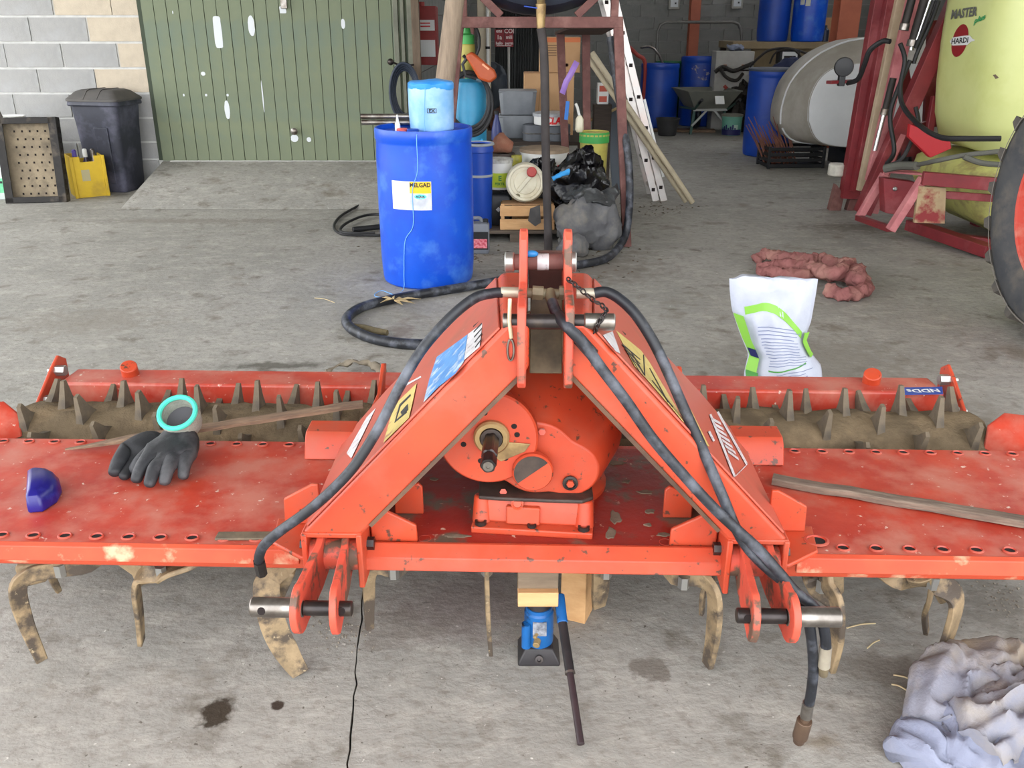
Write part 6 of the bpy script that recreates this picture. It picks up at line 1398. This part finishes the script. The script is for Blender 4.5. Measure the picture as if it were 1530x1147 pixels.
for y in (-.18, .18):
    for z in (.03, .09, .15, .21): MB().box((0, y, z), (.62, .014, .036)).build('slat', BLACK, bc_, bevel=.003)
for x in (-.31, .31):
    for z in (.03, .09, .15, .21): MB().box((x, 0, z), (.014, .35, .036)).build('slat', BLACK, bc_, bevel=.003)
    for y in (-.18, .18): MB().box((x, y, .12), (.03, .03, .24)).build('corner_post', BLACK, bc_, bevel=.003)
MB().box((0, 0, .012), (.60, .34, .014)).build('crate_floor', BLACK, bc_)
tw = thing('twig_bundle', 'bundle of reddish-brown dry vine twigs standing in the black crate', 'twigs', bc_.location + Vector((-.12, 0, .03)))
TWM = pm('reddish_twig', (140, 92, 76), (116, 76, 62), 10, .8)
rt_ = random.Random(12)
for i in range(26):
    x = -.16 + .36 * i / 25; h_ = rt_.uniform(.36, .52); lean = -.16 - .10 * (1 - i / 25) + rt_.uniform(-.04, .04)
    MB().tube([(x, rt_.uniform(-.06, .08), 0), (x + lean * .5, rt_.uniform(-.06, .06), h_ * .55), (x + lean, rt_.uniform(-.08, .04), h_)], [.009, .008, .004], 6).build('twig', TWM, tw)

# ================================================================ THE FIELD SPRAYER AT THE RIGHT
MAR = pm('maroon_red_paint', (128, 36, 42), (108, 29, 35), 5, .5, dirt=(150, 78, 80), dscale=4, damt=.64)
PNK = pm('faded_pinkish_red_paint', (196, 126, 126), (180, 106, 110), 5, .6, dirt=(158, 84, 88), dscale=6, damt=.6)
YT = pm('pale_yellow_polythene', (204, 209, 140), (196, 203, 132), 2.5, .38, dirt=(184, 190, 110), dscale=1.8, damt=.64, bump=.03)
YTM = pm('mud_spattered_yellow', (196, 198, 116), (180, 180, 108), 4, .5, dirt=(132, 110, 80), dscale=7, damt=.60)
SO = Vector((3.45, 6.5, 0))
sp2 = thing('field_sprayer', 'maroon field sprayer with pale yellow tank and folded boom', 'sprayer', SO)
def S_(u, v, D): return yp(u, v, D) - SO
# upper tank: stacked rounded rings
def tank_slice(z, xl, xr, yf, yb, c=.45): 
    cx_, cy_ = (xl + xr) / 2, (yf + yb) / 2
    return [Vector((p.x + cx_, p.y + cy_, z)) for p in rr_ring((xr - xl) / 2, (yb - yf) / 2, 0, c, 9)]
TF = 6.0 - SO.y
xl0 = S_(1406, 200, 6.7).x
def xl(u, v, D=6.75): return S_(u, v, D).x
zt0 = S_(1420, 212, 6.3).z
sl = []
for u, v in ((1420, 214), (1410, 207), (1404, 170), (1407, 120), (1414, 60), (1424, 0)):
    q = S_(u, v, 6.95); sl.append(tank_slice(q.z, q.x, q.x + 1.75, TF, TF + 1.4, .62))
topz = sl[-1][0].z
for k in (1, 2, 3): sl.append([Vector((p.x + .035 * k, p.y + .02 * k, topz + .22 * k)) for p in sl[5]])
sl.append([Vector(((p.x - .95) * .6 + .95 + .1, (p.y - .45) * .6 + .5, topz + .80)) for p in sl[5]])
ut = MB().loft(sl).build('upper_tank', YT, sp2, sharp=50)
def on_tank(u, v):                          # point of the upper tank that lies along a line of sight
    o = Vector((0, 0, CAMH)); d = Vector(_ray(u, v))
    from mathutils.bvhtree import BVHTree
    global _bvh
    if '_bvh' not in globals():
        vs_ = [Vector(p) + SO for r_ in sl for p in r_]; n_ = len(sl[0]); fs_ = [(k * n_ + i, k * n_ + (i + 1) % n_, (k + 1) * n_ + (i + 1) % n_, (k + 1) * n_ + i) for k in range(len(sl) - 1) for i in range(n_)]
        _bvh = BVHTree.FromPolygons(vs_, fs_)
    hit, nrm, idx, dist = _bvh.ray_cast(o, d.normalized())
    if hit is None: return None
    if nrm.dot(d) > 0: nrm = -nrm
    return hit + nrm * .004 - SO
def tank_decal(pts, mt, name, lift=0.0):
    q = [on_tank(u, v) for u, v in pts]
    if any(p is None for p in q): return None
    c_ = on_tank(sum(u for u, v in pts) / len(pts), sum(v for u, v in pts) / len(pts)); n_ = len(q)
    off = (Vector((0, 0, CAMH)) - SO - c_).normalized() * lift
    mb = MB(); mb.add([p + off for p in q] + [c_ + off], [(i, (i + 1) % n_, n_) for i in range(n_)]); return mb.build(name, mt, ut)
el = []
for k in range(28):
    t = 2 * PI * k / 28; ex, ey = 11.5 * math.cos(t), 24.5 * math.sin(t); el.append((1435 + ex + ey * -.22, 60.5 + ey))
tank_decal(el, pm('emblem_red', (140, 28, 34), None, rough=.5), 'emblem_oval')
tank_decal([(1420, 62), (1424, 56), (1444, 53), (1450, 53), (1454, 58), (1457, 59), (1457, 61), (1452, 62), (1446, 67), (1424, 68)], LABELW, 'emblem_band', .006)
def tank_text(txt, size, u0, v0, mt, sx_, slope, shear, bold, lift):
    off = None; pts_ok = True
    def fn(x, y):
        p = on_tank(u0 + x * sx_ + y * shear, v0 - y + x * sx_ * slope); 
        if p is None: p = on_tank(u0, v0)
        return p + (Vector((0, 0, CAMH)) - SO - p).normalized() * lift
    return text_mb(txt, size, fn, bold=bold).build('tank_lettering', mt, ut)
tank_text('HARDI', 11, 1435, 61, INK, .78, -.10, .12, .35, .010)
tank_text('MASTER', 19, 1441, 20, pm('grey_lettering', (96, 98, 92), None, rough=.6), .56, -.14, .18, .7, .008)
tank_text('plus', 12, 1465, 28, pm('green_lettering', (40, 150, 90), None, rough=.6), .85, -.45, .3, .4, .008)
tank_decal([(1484, 112), (1488, 111), (1493, 116), (1488, 118)], MUD, 'mud_fleck')
# lower sump of the tank
lo = []
for (ul, v, D, xr_, yf, yb) in ((1408, 222, 7.0, 1.9, -.30, .8), (1384, 236, 7.0, 1.9, -.36, .85), (1376, 262, 7.0, 1.9, -.38, .88), (1392, 300, 7.0, 1.9, -.36, .85), (1424, 335, 7.0, 1.7, -.25, .8), (1466, 352, 7.0, 1.4, -.1, .7)):
    q = S_(ul, v, D); lo.append(tank_slice(max(q.z, .10), q.x, q.x + xr_ * .8, yf, yb, .35))
lo.reverse(); MB().loft(lo).build('lower_tank', YTM, sp2, sharp=50)
# straps and ledger beams
def bm_(a, b, wd, ht, mt, nm, up=(0, 0, 1), bev=.004): return MB().beam(a, b, wd, ht, up).build(nm, mt, sp2, bevel=bev)
bm_(S_(1378, 266, 6.05), S_(1500, 276, 5.95), .06, .085, MAR, 'ledger_beam')
bm_(S_(1400, 290, 6.1), S_(1500, 297, 6.0), .03, .05, MAR, 'tank_strap')
MB().prism([S_(1373, 278, 6.06), S_(1414, 280, 6.04), S_(1412, 334, 6.04), S_(1366, 333, 6.06)], (0, .03, 0)).build('mud_guard', pm('muddy_panel', (168, 146, 112), (150, 128, 100), 8, .9, dirt=(134, 50, 52), dscale=5, damt=.56, dw=.05), sp2, bevel=.003)
MB().prism([S_(1320, 266, 6.55), S_(1368, 272, 6.45), S_(1366, 326, 6.45), S_(1322, 318, 6.55)], (0, .10, 0)).build('tool_box', MAR, sp2, bevel=.006)
MB().lathe([(.016, 0), (.016, .006), (.010, .012), (.001, .013)], S_(1337, 282, 6.50), 14, ax=(0, -1, .2)).build('box_catch', BOLT, sp2)
MB().prism([S_(1320, 258, 6.9), S_(1378, 262, 6.2), S_(1400, 266, 6.3), S_(1345, 253, 7.0)], (0, 0, .012)).build('tread_plate', PNK, sp2)
bm_(S_(1322, 260, 6.75), S_(1283, 326, 6.75), .05, .06, PNK, 'step_bar', (0, 1, 0)); bm_(S_(1380, 266, 6.1), S_(1330, 344, 6.1), .05, .07, PNK, 'step_bar', (0, 1, 0))
bm_(S_(1282, 325, 6.75), S_(1330, 342, 6.12), .05, .04, MAR, 'step_rung')
bm_(S_(1360, 335, 6.7), S_(1480, 376, 6.0), .10, .08, MAR, 'chassis_rail'); bm_(S_(1430, 360, 6.3), S_(1530, 372, 6.3), .08, .10, MAR, 'chassis_rail')
for x in (.3, .9, 1.5): MB().box((x, .6, .12), (.12, .12, .24)).build('chassis_foot', MAR, sp2)
# folded boom: tall leaning channels and lattice
def bar(u0, v0, u1, v1, D0, D1, wd, ht, mt, nm='boom_bar', ext=.35):
    a, b = S_(u0, v0, D0), S_(u1, v1, D1); b = b + (b - a) * ext; return MB().beam(a, b, wd, ht, (0, 1, 0)).build(nm, mt, sp2, bevel=.004)
bar(1268, 296, 1318, 0, 7.7, 7.75, .15, .10, MAR); bar(1278, 286, 1330, 0, 7.60, 7.66, .075, .08, MAR)
bar(1288, 285, 1346, 0, 7.5, 7.6, .085, .06, pm('bare_alloy_bar', (186, 168, 140), (170, 152, 126), 6, .6), 'alloy_bar')
bar(1302, 270, 1364, 0, 7.35, 7.45, .10, .05, PNK); bar(1288, 318, 1432, -4, 7.2, 7.2, .12, .10, MAR, 'boom_strut')
bar(1312, 285, 1428, 20, 7.15, 7.18, .05, .02, PNK, 'boom_strut', .0)
MB().prism([S_(1283, 316, 7.18), S_(1318, 240, 7.18), S_(1340, 200, 7.18), S_(1352, 205, 7.18), S_(1334, 250, 7.18), S_(1312, 320, 7.18)], (0, .03, 0)).build('boom_foot_plate', PNK, sp2, bevel=.003)
bar(1385, 215, 1396, 150, 7.1, 7.15, .05, .05, MAR, 'inner_frame', .1); bar(1372, 240, 1350, 110, 7.6, 7.6, .08, .06, MAR, 'inner_frame', .1); bar(1398, 30, 1390, 190, 7.6, 7.6, .12, .05, MAR, 'inner_frame', 0.0)
MB().prism([S_(1345, 195, 7.4), S_(1390, 180, 7.4), S_(1395, 230, 7.4), S_(1350, 235, 7.4)], (0, .05, 0)).build('inner_plate', MAR, sp2)
MB().prism([S_(1360, 185, 6.85), S_(1420, 210, 6.6), S_(1422, 222, 6.6), S_(1390, 236, 6.7), S_(1358, 205, 6.85)], (0, .05, 0)).build('red_lever_guard', pm('bright_red_paint', (176, 34, 40), None, rough=.45), sp2, bevel=.006)
# hydraulic rams
CHR = pm('chrome', (200, 200, 198), None, rough=.25, metal=.85)
def ram(u0, v0, u1, v1, D, r1=.02, r2=.032, sp=.5, ext=.3):
    a, b = S_(u0, v0, D), S_(u1, v1, D); b = b + (b - a) * ext; m_ = a.lerp(b, sp)
    o = MB().cyl(a, m_, r1, n=14).build('ram_rod', CHR, sp2); MB().cyl(m_, b, r2, n=16).build('ram_barrel', SCR, o, bevel=.003); MB().cyl(m_ - (b - a).normalized() * .03, m_ + (b - a).normalized() * .02, r2 * 1.2, n=14).build('ram_gland', STEEL, o, bevel=.003)
ram(1307, 225, 1330, 135, 7.25, .017, .026, .55, .2); ram(1350, 45, 1362, 0, 7.2, .022, .03, .1); ram(1361, 75, 1382, 0, 7.15, .018, .036, .12); ram(1370, 60, 1390, 0, 7.12, .014, .014, .9)
# hoses on the boom and tank
def shose(kn, r, mt=CB): return MB().tube(smooth_path([S_(*k) for k in kn], 6), r, 8).build('spray_hose', mt, sp2)
shose([(1266, 124, 7.55), (1282, 118, 7.45), (1292, 95, 7.35), (1300, 75, 7.3), (1318, 62, 7.25), (1330, 62, 7.2)], .020)
shose([(1345, 65, 7.05), (1352, 90, 7.05), (1345, 130, 7.0), (1350, 160, 6.9), (1375, 188, 6.6), (1405, 205, 6.1), (1440, 207, 5.95), (1495, 207, 5.9)], .018)
shose([(1372, 246, 6.3), (1400, 240, 6.0), (1440, 232, 5.9), (1495, 226, 5.85)], .016, pm('dusty_hose', (92, 92, 84), None, rough=.8))
shose([(1440, 234, 5.88), (1465, 243, 5.86), (1495, 246, 5.85)], .018, pm('dusty_hose', (92, 92, 84)))
shose([(1368, 160, 7.0), (1372, 185, 6.95), (1360, 215, 6.9), (1345, 240, 6.9), (1322, 248, 6.95)], .016); shose([(1360, 90, 7.1), (1335, 150, 7.1), (1330, 180, 7.1), (1336, 225, 7.05), (1325, 245, 7.0)], .018)
shose([(1322, 252, 6.7), (1345, 248, 6.6), (1370, 248, 6.4)], .03, pm('dusty_hose', (92, 92, 84)))
shose([(1403, 0, 7.0), (1390, 35, 7.05), (1372, 75, 7.1), (1365, 95, 7.1)], .016); shose([(1395, 0, 7.02), (1383, 35, 7.05), (1368, 72, 7.1)], .016)
# round work lamp on its bracket
lb_ = S_(1261, 100, 7.5)
MB().lathe([(.001, -.03), (.06, -.025), (.075, 0), (.068, .02), (.02, .026), (.001, .026)], lb_, 28, ax=(-.25, -1, 0)).build('work_lamp', BLACK, sp2); MB().box(lb_ + Vector((0, .02, -.10)), (.05, .05, .09)).build('lamp_base', BLACK, sp2, bevel=.006)
bm_(S_(1238, 123, 7.5), S_(1275, 121, 7.6), .06, .025, MAR, 'lamp_bracket')
# white float and rusty feet at the bottom of the boom
fl_ = MB().lathe([(.07, 0), (.078, .01), (.078, .09), (.07, .10), (.002, .1)], S_(1250, 262, 7.8), 20); fl_.build('white_float', pm('cracked_white_plastic', (196, 192, 180), (170, 166, 154), 14, .6), sp2)
for u, v in ((1250, 300), (1275, 308), (1295, 312)): q = S_(u, v, 7.7); MB().prism([(q.x - .05, q.y, 0), (q.x + .05, q.y, 0), (q.x + .06, q.y, q.z + .05), (q.x - .02, q.y, q.z + .14)], (0, .08, 0)).build('boom_foot', RUSTY, sp2, bevel=.004)
# big treaded wheel
WC = Vector((2.62, 4.32, .66)) - SO; WR = .66
tyre = MB().lathe([(.40, -.13), (.46, -.165), (.54, -.175), (.60, -.16), (.625, -.12), (.632, 0), (.625, .12), (.60, .16), (.54, .175), (.46, .165), (.40, .13)], WC + Vector((.175, 0, 0)), 72, ax=(1, 0, 0), cap=False).build('tyre', pm('dusty_tyre', (58, 60, 64), (74, 74, 74), 6, .8, dirt=(98, 92, 84), dscale=7, damt=.6, bump=.2), sp2)
MB().lathe([(.58, -.1785), (.585, -.1795), (.59, -.1770)], WC + Vector((.175, 0, 0)), 72, ax=(1, 0, 0), cap=False).build('sidewall_line', pm('pale_tyre_line', (120, 114, 106), None, rough=.8), tyre)
lug = MB().loft([[Vector((-.175, -.045, .585)), Vector((.005, .055, .60)), Vector((.005, .11, .60)), Vector((-.175, .03, .585))], [Vector((-.18, -.032, .63)), Vector((.003, .065, .665)), Vector((.003, .10, .665)), Vector((-.18, .012, .63))]]).mesh('tread_lug', pm('muddy_lug', (92, 86, 78), (64, 64, 64), 12, .9, bump=.4))
lugm = MB().loft([[Vector((.175, -.045, .585)), Vector((-.005, .055, .60)), Vector((-.005, .11, .60)), Vector((.175, .03, .585))], [Vector((.18, -.032, .63)), Vector((-.003, .065, .665)), Vector((-.003, .10, .665)), Vector((.18, .012, .63))]]).mesh('tread_lug', MATS['muddy_lug'])
for i in range(20):
    a_ = 2 * PI * i / 20; inst('tread_lug', lug, tyre, WC + Vector((.175, 0, 0)), (a_, 0, 0)); inst('tread_lug', lugm, tyre, WC + Vector((.175, 0, 0)), (a_ + PI / 20, 0, 0))
rim = MB().lathe([(.405, -.125), (.40, -.14), (.385, -.135), (.375, -.08), (.33, -.05), (.30, .0), (.15, .02), (.12, -.02), (.001, -.03)], WC + Vector((.175, 0, 0)), 60, ax=(1, 0, 0), cap=False).build('wheel_rim', pm('salmon_red_rim', (206, 80, 62), (190, 70, 56), 5, .55, dirt=(216, 150, 130), dscale=5, damt=.66), sp2)
for i in range(8): MB().cyl(WC + Vector((.16, .2 * math.cos(i * PI / 4), .2 * math.sin(i * PI / 4))), WC + Vector((.14, .2 * math.cos(i * PI / 4), .2 * math.sin(i * PI / 4))), .018, n=6).build('wheel_nut', BOLT, rim)
MB().cyl(WC + Vector((.16, 0, 0)), WC + Vector((1.3, 0, 0)), .06, n=16).build('axle', MAR, sp2); bm_(WC + Vector((1.0, 0, 0)), Vector((.6, .2, .40)), .12, .12, MAR, 'axle_beam')
